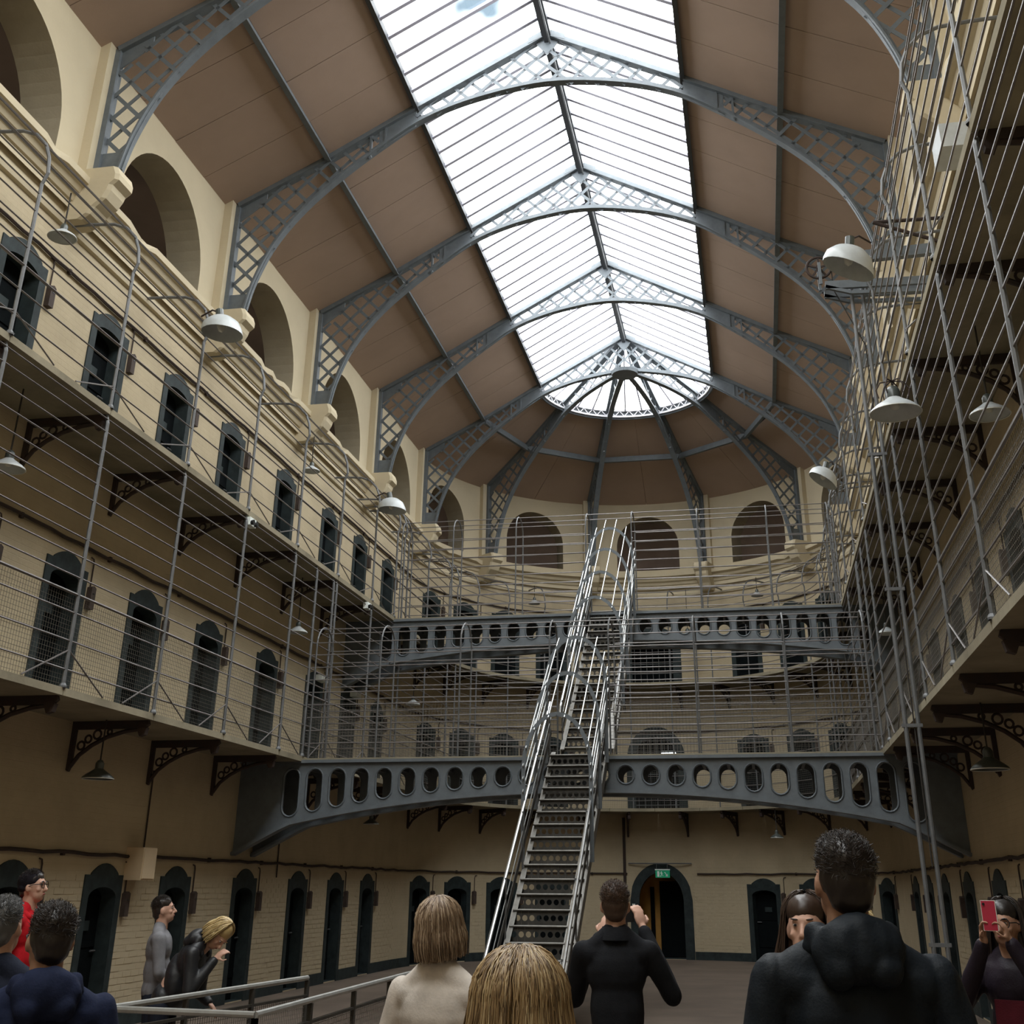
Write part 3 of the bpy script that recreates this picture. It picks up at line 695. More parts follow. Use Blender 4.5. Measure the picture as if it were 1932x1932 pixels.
# ------------------------------------------------------------------ galleries
def gallery(name, zt, label):
    t = thing(name, label, 'gallery', (0, D0, zt)); th = .085
    y = D0
    ys = [D0 - SP / 2 * k for k in range(17)]
    for s in (-1, 1):
        for a, b in zip(ys, ys[1:]):
            if b < YB: b = YB
            q = MB(); j = .006; e = random.uniform(-.006, .006)
            q.hexa([(s * RE, a - j, zt - th), (s * RW, a - j, zt - th), (s * RW, b + j, zt - th), (s * RE, b + j, zt - th), (s * (RE + e), a - j, zt), (s * RW, a - j, zt), (s * RW, b + j, zt), (s * (RE + e), b + j, zt)])
            q.build('stone_slab', 'stone', t)
    for i in range(12):
        t0, t1 = radians(15 * i + .06), radians(15 * i + 14.94); q = MB(); vs = []; n = 5
        for k in range(n + 1):
            w_ = t0 + (t1 - t0) * k / n
            vs += [(r * cos(w_), D0 + r * sin(w_), z) for r, z in ((RE, zt - th), (RW, zt - th), (RW, zt), (RE, zt))]
        q.add(vs, [(4 * k + c, 4 * k + (c + 1) % 4, 4 * k + 4 + (c + 1) % 4, 4 * k + 4 + c) for k in range(n) for c in range(4)] + [(0, 1, 2, 3), (4 * n + 3, 4 * n + 2, 4 * n + 1, 4 * n)])
        q.build('stone_slab', 'stone', t)
gallery('gallery_walkway', Z2, 'horseshoe stone walkway of the middle gallery, lower of the two'); gallery('gallery_walkway', Z3, 'horseshoe stone walkway of the top gallery, upper of the two')
# cast-iron brackets under the galleries (built once, copied)
def bracket_proto():
    t = thing('gallery_bracket', '', 'bracket', (0, 0, 0))
    fn = lambda a, b, d: (a, d, b)        # a = out from the wall, b = below the slab
    b = MB(); b.prism([(0, 0), (1.06, 0), (1.08, -.05), (1.02, -.10), (.0, -.10)], fn, -.03, .03); b.build('bracket_arm', 'rust', t, world=False)
    b = MB(); b.prism([(0, -.1), (.06, -.1), (.055, -.56), (.03, -.62), (0, -.60)], fn, -.028, .028); b.build('wall_leg', 'rust', t, world=False)
    b = MB(); b.tube([(1.0, 0, -.10), (.75, 0, -.13), (.5, 0, -.20), (.3, 0, -.30), (.14, 0, -.42), (.04, 0, -.56)], .028, 6); b.build('curved_brace', 'rust', t, world=False)
    b = MB()
    for x, z, r in ((.36, -.165, .055), (.53, -.135, .032), (.24, -.22, .045), (.15, -.3, .05)): b.torus((x, 0, z), r, .015, 12, 5, Matrix.Rotation(radians(90), 3, 'X'))
    b.build('scroll_ring', 'rust', t, world=False)
    b = MB(); b.prism([(.92, -.09), (1.06, -.09), (1.04, -.18), (.97, -.2)], fn, -.04, .04); b.build('drop_end', 'rust', t, world=False)
    return t
bp = bracket_proto(); first = [True]
def putbracket(p, rz, lb):
    if first[0]: bp.location = p; bp.rotation_euler = (0, 0, rz); bp['label'] = lb; bp['group'] = 'cast-iron gallery brackets'; first[0] = False
    else: dup(bp, p, rz, lb, 'cast-iron gallery brackets')
BY = [D0 - SP / 2 * k for k in range(0, 11)]
for z, nm in ((Z2 - .085, 'middle'), (Z3 - .085, 'top')):
    for k, y in enumerate(BY):
        if k == 0: continue
        putbracket((-RW, y, z), 0, 'iron bracket under the %s gallery, stairwell-rail side, %s before the round end' % (nm, ORD[k - 1]))
        putbracket((RW, y, z), pi, 'iron bracket under the %s gallery, hoist side, %s before the round end' % (nm, ORD[k - 1]))
    for k, a in enumerate((174, 158, 142.5, 127.5, 112, 98.5, 82, 68, 54, 38.5, 23, 7)):
        putbracket((RW * cos(radians(a)), D0 + RW * sin(radians(a)), z), radians(a) + pi, 'iron bracket under the %s gallery, round end, %s from stairwell-rail side' % (nm, ORD[k]))
# ------------------------------------------------------------------ railing cages of the galleries
R2 = [3.99, 4.31, 4.63, 4.84, 5.04, 5.28, 5.51, 5.75, 5.98, 6.21, 6.44, 6.66, 6.89, 7.06]
R3 = [7.47, 7.77, 8.07, 8.30, 8.54, 8.78, 9.02, 9.25, 9.45]
HOOP3 = [(RE - .03, 9.30), (RE, 9.52), (RE + .08, 9.72), (RE + .22, 9.87), (RE + .42, 9.95), (RE + .75, 9.98), (RW, 9.99)]
def wire(mb, p, q, r):   # thin three-sided wire
    mb.tube([p, q], r, 3, cap=False)
def side_cage(s, lv):
    nm = 'middle' if lv == 2 else 'top'; sd = 'stairwell-rail side' if s < 0 else 'hoist side'
    z0 = Z2 if lv == 2 else Z3; X = s * (RE + .02)
    t = thing('gallery_cage', 'rows of horizontal iron rods with posts fencing the %s gallery, %s' % (nm, sd), 'railing', (X, D0, z0))
    ys = [y for y in BY] + ([19.86, 20.78] if lv == 2 else [24.72, 25.64])
    for y in ys:
        b = MB()
        if lv == 2: b.tube([(X, y, z0 - .02), (X, y, Z3 - .2), (X + s * .03, y, Z3 - .09)], .024, 6)
        else: b.tube([(X, y, z0 - .02), (X, y, 9.15)] + [(s * r, y, z) for r, z in HOOP3], .022, 6)
        b.lathe([(.045, 0), (.045, .02), (.028, .05)], (X, y, z0), 8)
        b.build('post', 'post', t)
    y0, y1 = (6.0, D0)
    for z in (R2 if lv == 2 else R3):
        b = MB(); n = 12; rng = random.Random(int(z * 97)); thick = .018 if abs(z - 4.84) < .01 or abs(z - 8.07) < .01 else .0105
        b.tube([(X, y0 + (y1 - y0) * i / n, z + rng.uniform(-.007, .007)) for i in range(n + 1)], thick, 5); b.build('rod', 'rail', t)
    if lv == 3:
        for r, z in ((RE + .06, 9.68), (RE + .24, 9.88), (RE + .55, 9.965)):
            b = MB(); b.tube([(s * r, y0, z), (s * r, D0, z)], .010, 5); b.build('rod', 'rail', t)
    # stays from each post down to the slab edge
    for y in BY[:-1]:
        for d in (-.85, .85):
            b = MB(); zz = z0 + (.42 if lv == 2 else .30); b.tube([(X, y, zz), (X - s * .02, y + d, z0 + .01)], .010, 5); b.build('stay', 'rail', t)
    # wire netting of the lower part
    b = MB(); zt = z0 + (1.03 if lv == 2 else .0); xw = X + s * .015
    if lv == 2:
        y = 8.0
        while y < D0: wire(b, (xw, y, z0 + .01), (xw, y, zt), .0024); y += .05
        z = z0 + .04
        while z < zt: wire(b, (xw, 8.0, z), (xw, D0, z), .0024); z += .05
        tag(b.build('wire_netting', 'mesh', t), kind='stuff')
for s in (-1, 1): side_cage(s, 2); side_cage(s, 3)
APOST = [172, 158, 142.5, 127.5, 112, 97, 83, 68, 54, 38.5, 23, 8]
def apse_cage(lv):
    nm = 'middle' if lv == 2 else 'top'; z0 = Z2 if lv == 2 else Z3; r0 = RE + .02
    t = thing('gallery_cage', 'curved iron rods and posts fencing the %s gallery at the round end' % nm, 'railing', (0, D0 + r0, z0))
    P = lambda r, a, z: (r * cos(radians(a)), D0 + r * sin(radians(a)), z)
    for a in APOST:
        b = MB()
        if lv == 2: b.tube([P(r0, a, z0 - .02), P(r0, a, Z3 - .09)], .022, 6)
        else: b.tube([P(r0, a, z0 - .02), P(r0, a, 9.15)] + [P(r, a, z) for r, z in HOOP3], .020, 6)
        b.build('post', 'post', t)
    for z in (R2 if lv == 2 else R3):
        b = MB(); rng = random.Random(int(z * 31)); b.tube([P(r0, 180 * i / 40, z + rng.uniform(-.006, .006)) for i in range(41)], .0105, 5); b.build('rod', 'rail', t)
    if lv == 3:
        for r, z in ((RE + .06, 9.68), (RE + .24, 9.88), (RE + .55, 9.965)):
            b = MB(); b.tube([P(r, 180 * i / 40, z) for i in range(41)], .010, 5); b.build('rod', 'rail', t)
    if lv == 2:
        b = MB(); a = 0.0; st = .05 / r0
        while a < pi: q = degrees_(a); wire(b, P(r0 + .015, q, z0), P(r0 + .015, q, z0 + 1.03), .0024); a += st
        for k in range(21): 
            z = z0 + .04 + k * .05; b.tube([P(r0 + .015, 180 * i / 40, z) for i in range(41)], .0024, 3, cap=False)
        tag(b.build('wire_netting', 'mesh', t), kind='stuff')
def degrees_(a): return a * 180 / pi
apse_cage(2); apse_cage(3)
# ------------------------------------------------------------------ bridges
def girder_depth(x, dmid, dend): return dmid + (dend - dmid) * (abs(x) / 5.0) ** 2.1
def holed_plate(mb, X0, X1, top, bot, holes, y0, y1, nseg=14):
    # vertical plate with stadium holes: quads in columns, front and back faces plus hole rims
    br = {X0, X1}
    x = X0
    while x < X1: br.add(x); x += .12
    for h in holes:
        for i in range(9): br.add(h[0] - h[1] * cos(pi * i / 8))
    br = sorted(br); cl = [br[0]]
    for b in br[1:]:
        if b - cl[-1] > 2e-3: cl.append(b)
    def he(h, x): t = min(1, abs(x - h[0]) / h[1]); return h[1] * sqrt(max(0, 1 - t * t))
    for a, b in zip(cl, cl[1:]):
        c = (a + b) / 2; h = next((h for h in holes if abs(c - h[0]) < h[1]), None)
        for y in (y0, y1):
            if h is None: mb.quad((a, y, bot(a)), (b, y, bot(b)), (b, y, top), (a, y, top))
            else:
                mb.quad((a, y, bot(a)), (b, y, bot(b)), (b, y, h[2] - he(h, b)), (a, y, h[2] - he(h, a)))
                mb.quad((a, y, h[3] + he(h, a)), (b, y, h[3] + he(h, b)), (b, y, top), (a, y, top))
        if h is not None:
            mb.quad((a, y0, h[2] - he(h, a)), (b, y0, h[2] - he(h, b)), (b, y1, h[2] - he(h, b)), (a, y1, h[2] - he(h, a)))
            mb.quad((a, y0, h[3] + he(h, a)), (b, y0, h[3] + he(h, b)), (b, y1, h[3] + he(h, b)), (a, y1, h[3] + he(h, a)))
    for h in holes:
        for s in (-1, 1): mb.quad((h[0] + s * h[1], y0, h[2]), (h[0] + s * h[1], y1, h[2]), (h[0] + s * h[1], y1, h[3]), (h[0] + s * h[1], y0, h[3]))
def bridge(label, zt, ya, yb, dmid, dend, dwall, net):
    t = thing('iron_bridge', label, 'bridge', (0, ya, zt))
    bot = lambda x: zt - (girder_depth(x, dmid, dend) if abs(x) < 5.0 else dend + (dwall - dend) * (abs(x) - 5.0) / .95)
    holes = []
    for j in range(-20, 20):
        x = .74 + .41 * j
        if abs(x) > 5.35: continue
        lo, hi = bot(x) + .13 + .13, zt - .16 - .13
        if hi < lo: lo = hi = (lo + hi) / 2
        holes.append((x, .13, lo, hi))
    for yy, nm in ((ya + .04, 'near'), (yb - .04, 'far')):
        b = MB(); holed_plate(b, -RW, RW, zt - .04, bot, holes, yy - .012, yy + .012); g = b.build('girder_web', 'iron', t)
        b = MB()
        for h in holes:      # raised rim round every hole
            for sy in ((-.02,) if nm == 'near' else (.02,)):
                pts = [(h[0] + .145 * cos(q), yy + sy, h[3] + .145 * sin(q)) for q in [pi * i / 8 for i in range(9)]] + [(h[0] + .145 * cos(q), yy + sy, h[2] + .145 * sin(q)) for q in [pi + pi * i / 8 for i in range(9)]]
                b.tube(pts + [pts[0]], .016, 4, cap=False)
        b.build('hole_rim', 'iron', g)
        b = MB(); xs = [-RW + 2 * RW * i / 60 for i in range(61)]
        for p, q in zip(xs, xs[1:]): b.bar((p, yy, bot(p)), (q, yy, bot(q)), .05, .20, (0, 1, 0))
        b.build('bottom_flange', 'iron', t)
        b = MB(); b.box((0, yy, zt - .035), (2 * RW, .16, .05)); b.build('top_flange', 'iron', t)
    b = MB(); b.box((0, (ya + yb) / 2, zt - .0), (2 * RE, yb - ya, .035)); b.build('deck', 'stone', t)
    b = MB()
    for i in range(25): b.bar((-4.8 + .4 * i, ya + .05, zt - .12), (-4.8 + .4 * i, yb - .05, zt - .12), .05, .08)
    b.build('cross_bearer', 'iron', t)
    # railing cage with narrow hoops
    rz = [zt + .05 + .215 * k for k in range(1, 10)]; zh = zt + 2.33; sp = zt + 1.95
    gap = (-.52, .50)
    for yy in (ya + .04, yb - .04):
        for z in rz:
            for xa, xb in ((-RE, gap[0]), (gap[1], RE)):
                b = MB(); rng = random.Random(int(z * 71 + xa)); b.tube([(xa + (xb - xa) * i / 6, yy, z + rng.uniform(-.006, .006)) for i in range(7)], .0105, 5); b.build('rod', 'rail', t)
    for k in (-1, 1):
        b = MB(); yc = (ya + yb) / 2 + k * .2; b.tube([(-RE, yc, zh - .06), (RE, yc, zh - .06)], .0105, 5); b.build('rod', 'rail', t)
    for x in (-4.75, -3.55, -2.1, gap[0], gap[1], 1.95, 3.45, 4.75):
        b = MB(); yc, hw = (ya + yb) / 2, (yb - ya) / 2 - .04
        b.tube([(x, ya + .04, zt)] + [(x, yc - hw * cos(q), sp + (zh - sp) * sin(q)) for q in [pi * i / 10 for i in range(11)]] + [(x, yb - .04, zt)], .016, 6); b.build('hoop', 'post', t)
    b = MB()
    for yy in (ya + .05, yb - .05) if net else ():
        for xa, xb in ((-RE, gap[0]), (gap[1], RE)):
            x = xa
            while x < xb: wire(b, (x, yy, zt), (x, yy, zt + .95), .0022); x += .055
            for k in range(17): wire(b, (xa, yy, zt + .05 + k * .055), (xb, yy, zt + .05 + k * .055), .0022)
    if net: tag(b.build('wire_netting', 'mesh', t), kind='stuff')
    return t
bridge('lower grey iron bridge with round holes in its girder and rods above', 3.74, 19.86, 20.78, .55, 1.03, 1.5, True)
bridge('upper grey iron bridge with holed girder, farther back than the lower bridge', 7.16, 24.72, 25.64, .60, 0.98, 1.45, False)
# ------------------------------------------------------------------ stairs
def stair(label, zlo, zhi, yhi, xc, wd, cage0, slope=.76, handrail=True):
    n = int(round((zhi - zlo) / .187)); rise = (zhi - zlo) / n; run = rise / slope; ylo = yhi - run * n
    t = thing('iron_stair', label, 'stair', (xc, ylo, zlo)); hw = wd / 2
    nose = lambda y: zlo + (y - ylo) * slope
    for i in range(1, n + 1):
        z = zlo + rise * i; y = ylo + run * (i - 1) + run * .0
        b = MB(); b.box((xc, y + run / 2 + .01, z - .012), (wd - .03, run + .03, .024)); tr = b.build('tread', 'stair', t)
        b = MB(); b.tube([(xc - hw + .02, y - .005, z - .008), (xc + hw - .02, y - .005, z - .008)], .013, 6); b.build('nosing', 'stringer', tr)
        # riser: cast plate with a row of round holes
        b = MB(); z0, z1 = z - rise, z - .024; nh = 9; pitch = (wd - .06) / nh; r = .036; zc_ = (z0 + z1) / 2
        for k in range(nh):
            cx = xc - (wd - .06) / 2 + pitch * (k + .5); m_ = 12
            inn = [(cx + r * cos(2 * pi * q / m_), y + .02, zc_ + r * sin(2 * pi * q / m_)) for q in range(m_)]
            outr = []
            for q in range(m_):
                c, s_ = cos(2 * pi * q / m_), sin(2 * pi * q / m_); k_ = min((pitch / 2) / abs(c) if abs(c) > 1e-6 else 9, ((z1 - z0) / 2) / abs(s_) if abs(s_) > 1e-6 else 9)
                outr.append((cx + k_ * c, y + .02, zc_ + k_ * s_))
            b.add(inn + outr, [(q, (q + 1) % m_, m_ + (q + 1) % m_, m_ + q) for q in range(m_)])
            # tiny holes between the big ones
        b.build('riser', 'stair', tr)
    for s in (-1, 1):
        x = xc + s * hw; b = MB()
        b.hexa([(x - .008, ylo - .1, zlo), (x + .008, ylo - .1, zlo), (x + .008, yhi + .05, zhi - .2), (x - .008, yhi + .05, zhi - .2), (x - .008, ylo - .1, zlo + .14), (x + .008, ylo - .1, zlo + .14), (x + .008, yhi + .05, zhi + .06), (x - .008, yhi + .05, zhi + .06)])
        st = b.build('stringer', 'stringer', t)
        b = MB(); fw = .15 if s > 0 else .07; xf = x - s * fw / 2; b.add([(xf + e * fw / 2, yy, zz) for yy, zz in ((ylo - .1, zlo + .14), (yhi + .05, zhi + .06)) for e in (-1, 1)] + [(xf + e * fw / 2, yy, zz + .012) for yy, zz in ((ylo - .1, zlo + .14), (yhi + .05, zhi + .06)) for e in (-1, 1)], [(0, 1, 3, 2), (4, 6, 7, 5), (0, 4, 5, 1), (2, 3, 7, 6), (0, 2, 6, 4), (1, 5, 7, 3)]); b.build('stringer_flange', 'stringer', st)
        # balusters, mid plates and hand rail
        for k in range(5):
            y = ylo + .15 + (yhi - ylo - .3) * k / 4; b = MB(); b.tube([(x, y, nose(y) + .1), (x, y, nose(y) + .88)], .014, 6); b.build('baluster', 'post', t)
        b = MB(); b.bar((x, ylo + .1, nose(ylo + .1) + .40), (x, yhi, nose(yhi) + .40), .012, .10, (0, 0, 1)); b.build('side_plate', 'stair', t)
        b = MB(); b.bar((x, ylo + .1, nose(ylo + .1) + .62), (x, yhi, nose(yhi) + .62), .008, .02, (0, 0, 1)); b.build('side_rod', 'rodsteel', t)
        b = MB(); b.tube([(x + s * .02, ylo - .02, nose(ylo) + .70), (x + s * .02, ylo + .06, nose(ylo) + .88), (x + s * .02, yhi, nose(yhi) + .86)], .025, 8); b.build('hand_rail', 'steel', t)
        if handrail:
            b = MB(); b.tube([(x + s * .02, ylo - .02, nose(ylo) + .72), (x + s * .02, ylo - .02, zlo + .02)], .018, 6); b.build('newel', 'post', t)
    # rod cage
    yc0 = cage0; top = yhi + .1
    hoop = []
    for q in range(13):
        a = pi * q / 12; hoop.append((-(hw + .04) * cos(a), 1.32 + .76 * sin(a)))
    hoop = [(-(hw + .04), .05)] + hoop + [((hw + .04), .05)]
    y = yc0
    while y < yhi - .2:
        b = MB()
        for (x0, h0), (x1, h1) in zip(hoop, hoop[1:]): b.bar((xc + x0, y, nose(y) + h0), (xc + x1, y, nose(y) + h1), .06, .012, (0, 1, 0) if abs(x1 - x0) < 1e-6 else (0, 1, 0))
        b.build('cage_hoop', 'iron', t); y += .93 if zlo > 1 else 1.0
    rods = [(s * (hw + .04), h) for s in (-1, 1) for h in (1.02, 1.20, 1.38)] + [(-(hw + .04) * cos(a), 1.32 + .76 * sin(a)) for a in [radians(d) for d in (24, 48, 76, 104, 132, 156)]]
    for dx, h in rods:
        b = MB(); b.tube([(xc + dx, yc0 - .05, nose(yc0 - .05) + h), (xc + dx, yhi - .05, nose(yhi - .05) + h - .0), (xc + dx, yhi + .12, nose(yhi + .12) + h - .02)], .0115, 6); b.build('cage_rod', 'rodsteel', t)
    return t
stair('lower iron stair with perforated risers rising from the floor to the lower bridge', 0.0, 3.74, 19.86, -.03, .92, 17.62)
stair('upper iron stair rising from the lower bridge to the upper bridge', 3.76, 7.18, 24.95, .03, .92, 21.80, slope=.775, handrail=False)
# ------------------------------------------------------------------ guard rail round the basement stairwell
M['steel2'] = mat('worn_light_rail', (0.40, 0.40, 0.38), 0.4, metal=0.5, var=0.2, scale=9)
def guard(label, p, q, mid, grp):
    t = thing('guard_rail', label, 'railing', (p[0], p[1], 0)); zt = 1.0
    b = MB(); b.tube([(p[0], p[1], zt), (q[0], q[1], zt)], .021, 8); b.build('top_rail', 'steel2', t)
    for k in range(mid + 1):
        f = k / mid; x, y = p[0] + (q[0] - p[0]) * f, p[1] + (q[1] - p[1]) * f
        b = MB(); b.box((x, y, zt / 2 - .01), (.035, .035, zt - .02)); b.build('post', 'stair', t)
    for z in (.10, .86):
        b = MB(); b.bar((p[0], p[1], z), (q[0], q[1], z), .03, .02); b.build('bottom_bar' if z < .5 else 'mid_bar', 'stair', t)
    b = MB(); Ln = sqrt((q[0] - p[0]) ** 2 + (q[1] - p[1]) ** 2); n = int(Ln / .035)
    for k in range(n): f = k / n; x, y = p[0] + (q[0] - p[0]) * f, p[1] + (q[1] - p[1]) * f; wire(b, (x, y, .1), (x, y, .86), .002)
    for k in range(22): z = .1 + k * .035; wire(b, (p[0], p[1], z), (q[0], q[1], z), .002)
    tag(b.build('wire_netting', 'mesh', t), kind='stuff')

guard('grey netted guard rail of the basement stairwell, on the side the leaning pair stands', WA, WB_, 3, '')
guard('grey netted guard rail of the basement stairwell, passing behind the woman in white', WC, WD, 4, '')
guard('short grey guard rail across the near end of the basement stairwell', WA, WC, 1, '')
# ------------------------------------------------------------------ lamps
def rot_to(d):
    return V3((0, 0, 1)).rotation_difference(V3(d)).to_matrix()
def pendant(p, r, label, dark=False, top=None, guard_=False, tilt=(0, 0, 1)):
    # shade rim centre at p
    t = thing('pendant_lamp', label, 'lamp', p, group=None); A = rot_to(tilt); h = r * .62
    b = MB(); b.lathe([(r, 0), (r * .97, .02), (r * .75, h * .45), (r * .42, h * .8), (r * .26, h)], p, 24, A); b.lathe([(r * .985, 0.001), (r * .94, .02), (r * .72, h * .42), (r * .40, h * .77), (r * .2, h * .97)], p, 24, A)
    b.build('lamp_shade', 'enamel_dk' if dark else 'enamel', t, smooth=True)
    b = MB(); b.torus(V3(p), r * .99, .006, 24, 5, A); b.build('shade_rim', 'enamel_in', t, smooth=True)
    b = MB(); b.lathe([(r * .27, h * .97), (r * .27, h * 1.5), (r * .18, h * 1.75), (.015, h * 1.85)], p, 12, A); b.build('lamp_neck', 'enamel_dk', t, smooth=True)
    b = MB(); b.lathe([(0, h * .2), (r * .14, h * .27), (r * .2, h * .45), (r * .12, h * .8)], p, 12, A); b.build('bulb', 'enamel_in', t, smooth=True)
    if top is None: top = p[2] + .6
    q = V3(p) + A @ V3((0, 0, h * 1.8))
    if top > q.z + .02: b = MB(); b.tube([q, (q.x, q.y, top)], .010, 6); b.build('hanging_rod', 'cable', t)
    if guard_:
        b = MB()
        for k in range(3):
            a = pi * k / 3; pts = [V3(p) + A @ V3((r * .75 * cos(a) * e, r * .75 * sin(a) * e, zz)) for e, zz in ((-.75, h * 1.05), (-.85, h * 1.6), (-.6, h * 2.1), (0, h * 2.2), (.6, h * 2.1), (.85, h * 1.6), (.75, h * 1.05))]
            b.tube(pts, .008, 5)
        b.build('wire_guard', 'rust', t)
    return t
def zoff(z): return z
for p, r, lb, kw in (
    ((-5.42, 11.45, 9.28), .18, 'grey enamel shade hanging by the top gallery door, nearest the camera', dict(top=9.95)),
    ((-5.40, 20.5, 9.22), .17, 'grey enamel shade above the top gallery walkway, beyond the slanted floodlight', dict(top=9.95)),
    ((-5.40, 11.28, 6.10), .20, 'grey enamel shade under the top gallery at the edge of view', dict(top=7.1)),
    ((-5.40, 20.55, 6.06), .18, 'grey enamel shade under the top gallery close to the lower bridge', dict(top=7.1)),
    ((-5.40, 28.5, 5.86), .18, 'pale enamel shade under the top gallery just before the round end', dict(top=7.1)),
    ((-5.40, 14.28, 2.98), .20, 'dark green enamel shade under the middle gallery above the beige box', dict(top=3.7, dark=True)),
    ((-5.40, 25.68, 2.98), .17, 'dark green enamel shade under the middle gallery, behind the lower bridge', dict(top=3.7, dark=True)),
    ((5.40, 11.42, 6.10), .20, 'grey enamel shade under the top gallery on the hoist side, nearest', dict(top=7.1)),
    ((5.40, 22.3, 6.06), .18, 'pale enamel shade under the top gallery on the hoist side, far one', dict(top=7.1)),
    ((5.40, 14.28, 2.98), .21, 'dark enamel shade under the middle gallery on the hoist side', dict(top=3.7, dark=True)),
    ((4.55, 11.8, 6.33), .27, 'wide white enamel shade with wire guard hung from the hoist-side top gallery', dict(top=7.05, guard_=True)),
    ((3.26, D0 + 3.66, 2.98), .17, 'small dark shade under the middle gallery at the round end', dict(top=3.7, dark=True)),
    ((-3.23, D0 + 3.69, 9.36), .17, 'grey shade on a hooped arm above the top gallery round end, stairwell-rail side', dict(top=9.9)),
    ((3.23, D0 + 3.69, 9.36), .17, 'grey shade on a hooped arm above the top gallery round end, hoist side', dict(top=9.9)),
    ((1.15, D0 + 4.9, 8.45), .26, 'flat pale shade above the top gallery behind the upper bridge', dict(top=9.9))): pendant(p, r, lb, **kw)
def flood(p, d, r, label, s):
    # big asymmetric enamel reflector: cylinder hood cut off slantwise, with bracket to the post
    t = thing('floodlight', label, 'lamp', p); b = MB(); n = 22
    d = V3(d).normalized(); A = rot_to(d)
    ring = []
    for j, (rr, zz) in enumerate(((1.0, .0), (.99, .25), (.9, .55), (.62, .82), (.28, .95))):
        for k in range(n):
            a = 2 * pi * k / n; sl = (.32 * cos(a)) * (1 - j / 4.0) * r
            ring.append(V3(p) + A @ V3((rr * r * cos(a), rr * r * sin(a), zz * r - sl - .3 * r)))
    b.add(ring, [(j * n + k, j * n + (k + 1) % n, (j + 1) * n + (k + 1) % n, (j + 1) * n + k) for j in range(4) for k in range(n)] + [tuple(4 * n + k for k in range(n))])
    b.build('reflector', 'enamel', t, smooth=True)
    b = MB(); c = V3(p) + A @ V3((0, 0, r * .72)); b.lathe([(0, -.05), (.06, -.05), (.06, .12), (0, .12)], c, 12, A); b.build('lamp_holder', 'enamel_dk', t)
    b = MB(); c2 = c + A @ V3((0, 0, .08)); b.tube([c2, (c2.x + s * .12, c2.y, c2.z + .05), (s * RE, p[1] + .12, c2.z + .02)], .014, 6); b.build('mounting_arm', 'rust', t)
    b = MB(); b.lathe([(0, -.14 * 1), (.05, -.1), (.07, 0), (.04, .1), (0, .12)], V3(p) + A @ V3((0, 0, r * .25)), 10, A); b.build('bulb', 'enamel_in', t, smooth=True)
flood((-4.42, 14.1, 9.18), (-.25, .05, 1), .29, 'big slanted grey floodlight reflector on the stairwell-rail side, near one', -1)
flood((-4.45, 22.85, 9.16), (-.25, .05, 1), .29, 'big slanted grey floodlight reflector on the stairwell-rail side, far one', -1)
flood((4.50, 13.75, 9.24), (.15, -.12, 1), .33, 'big slanted grey floodlight reflector beside the hoist wheel', 1)
flood((4.60, 22.9, 9.34), (.3, .05, 1), .29, 'big slanted grey floodlight reflector on the hoist side, far one', 1)
# small white twin-spot emergency lights under the top gallery edge
for k, y in enumerate((16.75, 22.85)):
    t = thing('emergency_light', 'small white twin-spot emergency light under the top gallery edge, ' + ('near one' if k == 0 else 'far one by the upper bridge'), 'lamp', (-RE - .02, y, 7.1))
    b = MB(); b.box((-RE - .02, y, 7.04), (.10, .24, .13)); b.build('light_case', 'white', t)
    for d in (-.07, .07):
        b = MB(); b.lathe([(.0, 0), (.035, 0), (.045, .05), (0, .05)], (-RE + .03, y + d, 7.02), 10, Matrix.Rotation(radians(90), 3, 'Y')); b.build('spot', 'black', t)
for k, y in enumerate((23.25, 25.45)):
    t = thing('emergency_light', 'small white light box above a dark middle-gallery door, ' + ('beside the lower bridge' if k == 0 else 'farther one'), 'lamp', (-RW, y, 5.6))
    b = MB(); b.box((-RW + .08, y, 5.66), (.16, .36, .12)); b.build('light_case', 'white', t)
    b = MB(); b.box((-RW + .165, y, 5.65), (.012, .3, .07)); b.build('diffuser', 'enamel_in', t)
# ------------------------------------------------------------------ hoist on the other side: wheel, beams, two long guide pipes
t = thing('hoist', 'old hoist with spoked wheel on beams and two long grey guide pipes to the floor', 'hoist', (4.78, 15.0, 0))
for dx in (-.10, .05):
    b = MB(); b.tube([(4.74 + dx, 15.0, 0.0), (4.74 + dx, 15.0, 9.55)], .027, 8); b.build('guide_pipe', 'post', t)
b = MB()
for z in (1.2, 3.55, 5.2, 7.0): b.box((4.715, 15.0, z), (.24, .05, .04))
b.build('pipe_clamp', 'post', t)
A = Matrix.Rotation(radians(90), 3, 'X')
b = MB(); b.torus((4.23, 15.0, 9.87), .17, .020, 24, 6, A); wh = b.build('wheel_rim', 'rust', t)
b = MB()
for k in range(5):
    a = 2 * pi * k / 5 + .3; b.bar((4.23, 15.0, 9.87), (4.23 + .165 * cos(a), 15.0, 9.87 + .165 * sin(a)), .025, .02, (0, 1, 0))
b.lathe([(0, -.04), (.035, -.04), (.035, .04), (0, .04)], (4.23, 15.0, 9.87), 10, A); b.build('wheel_spokes', 'rust', wh)
for yy in (14.86, 15.14):
    b = MB(); b.bar((4.28, yy, 9.50), (RA, yy, 9.46), .05, .12); b.bar((4.28, yy, 9.48), (4.62, yy, 9.36), .05, .05); b.bar((4.62, yy, 9.36), (RA, yy, 9.30), .05, .05)
    b.build('hoist_beam', 'iron', t)
b = MB(); b.bar((4.45, 15.0, 9.98), (RA, 15.0, 10.02), .10, .16); b.build('upper_beam', 'iron', t)
b = MB(); b.bar((4.23, 14.9, 9.55), (4.23, 14.9, 9.9), .03, .04); b.bar((4.23, 15.1, 9.55), (4.23, 15.1, 9.9), .03, .04); b.build('wheel_bearing', 'iron', t)
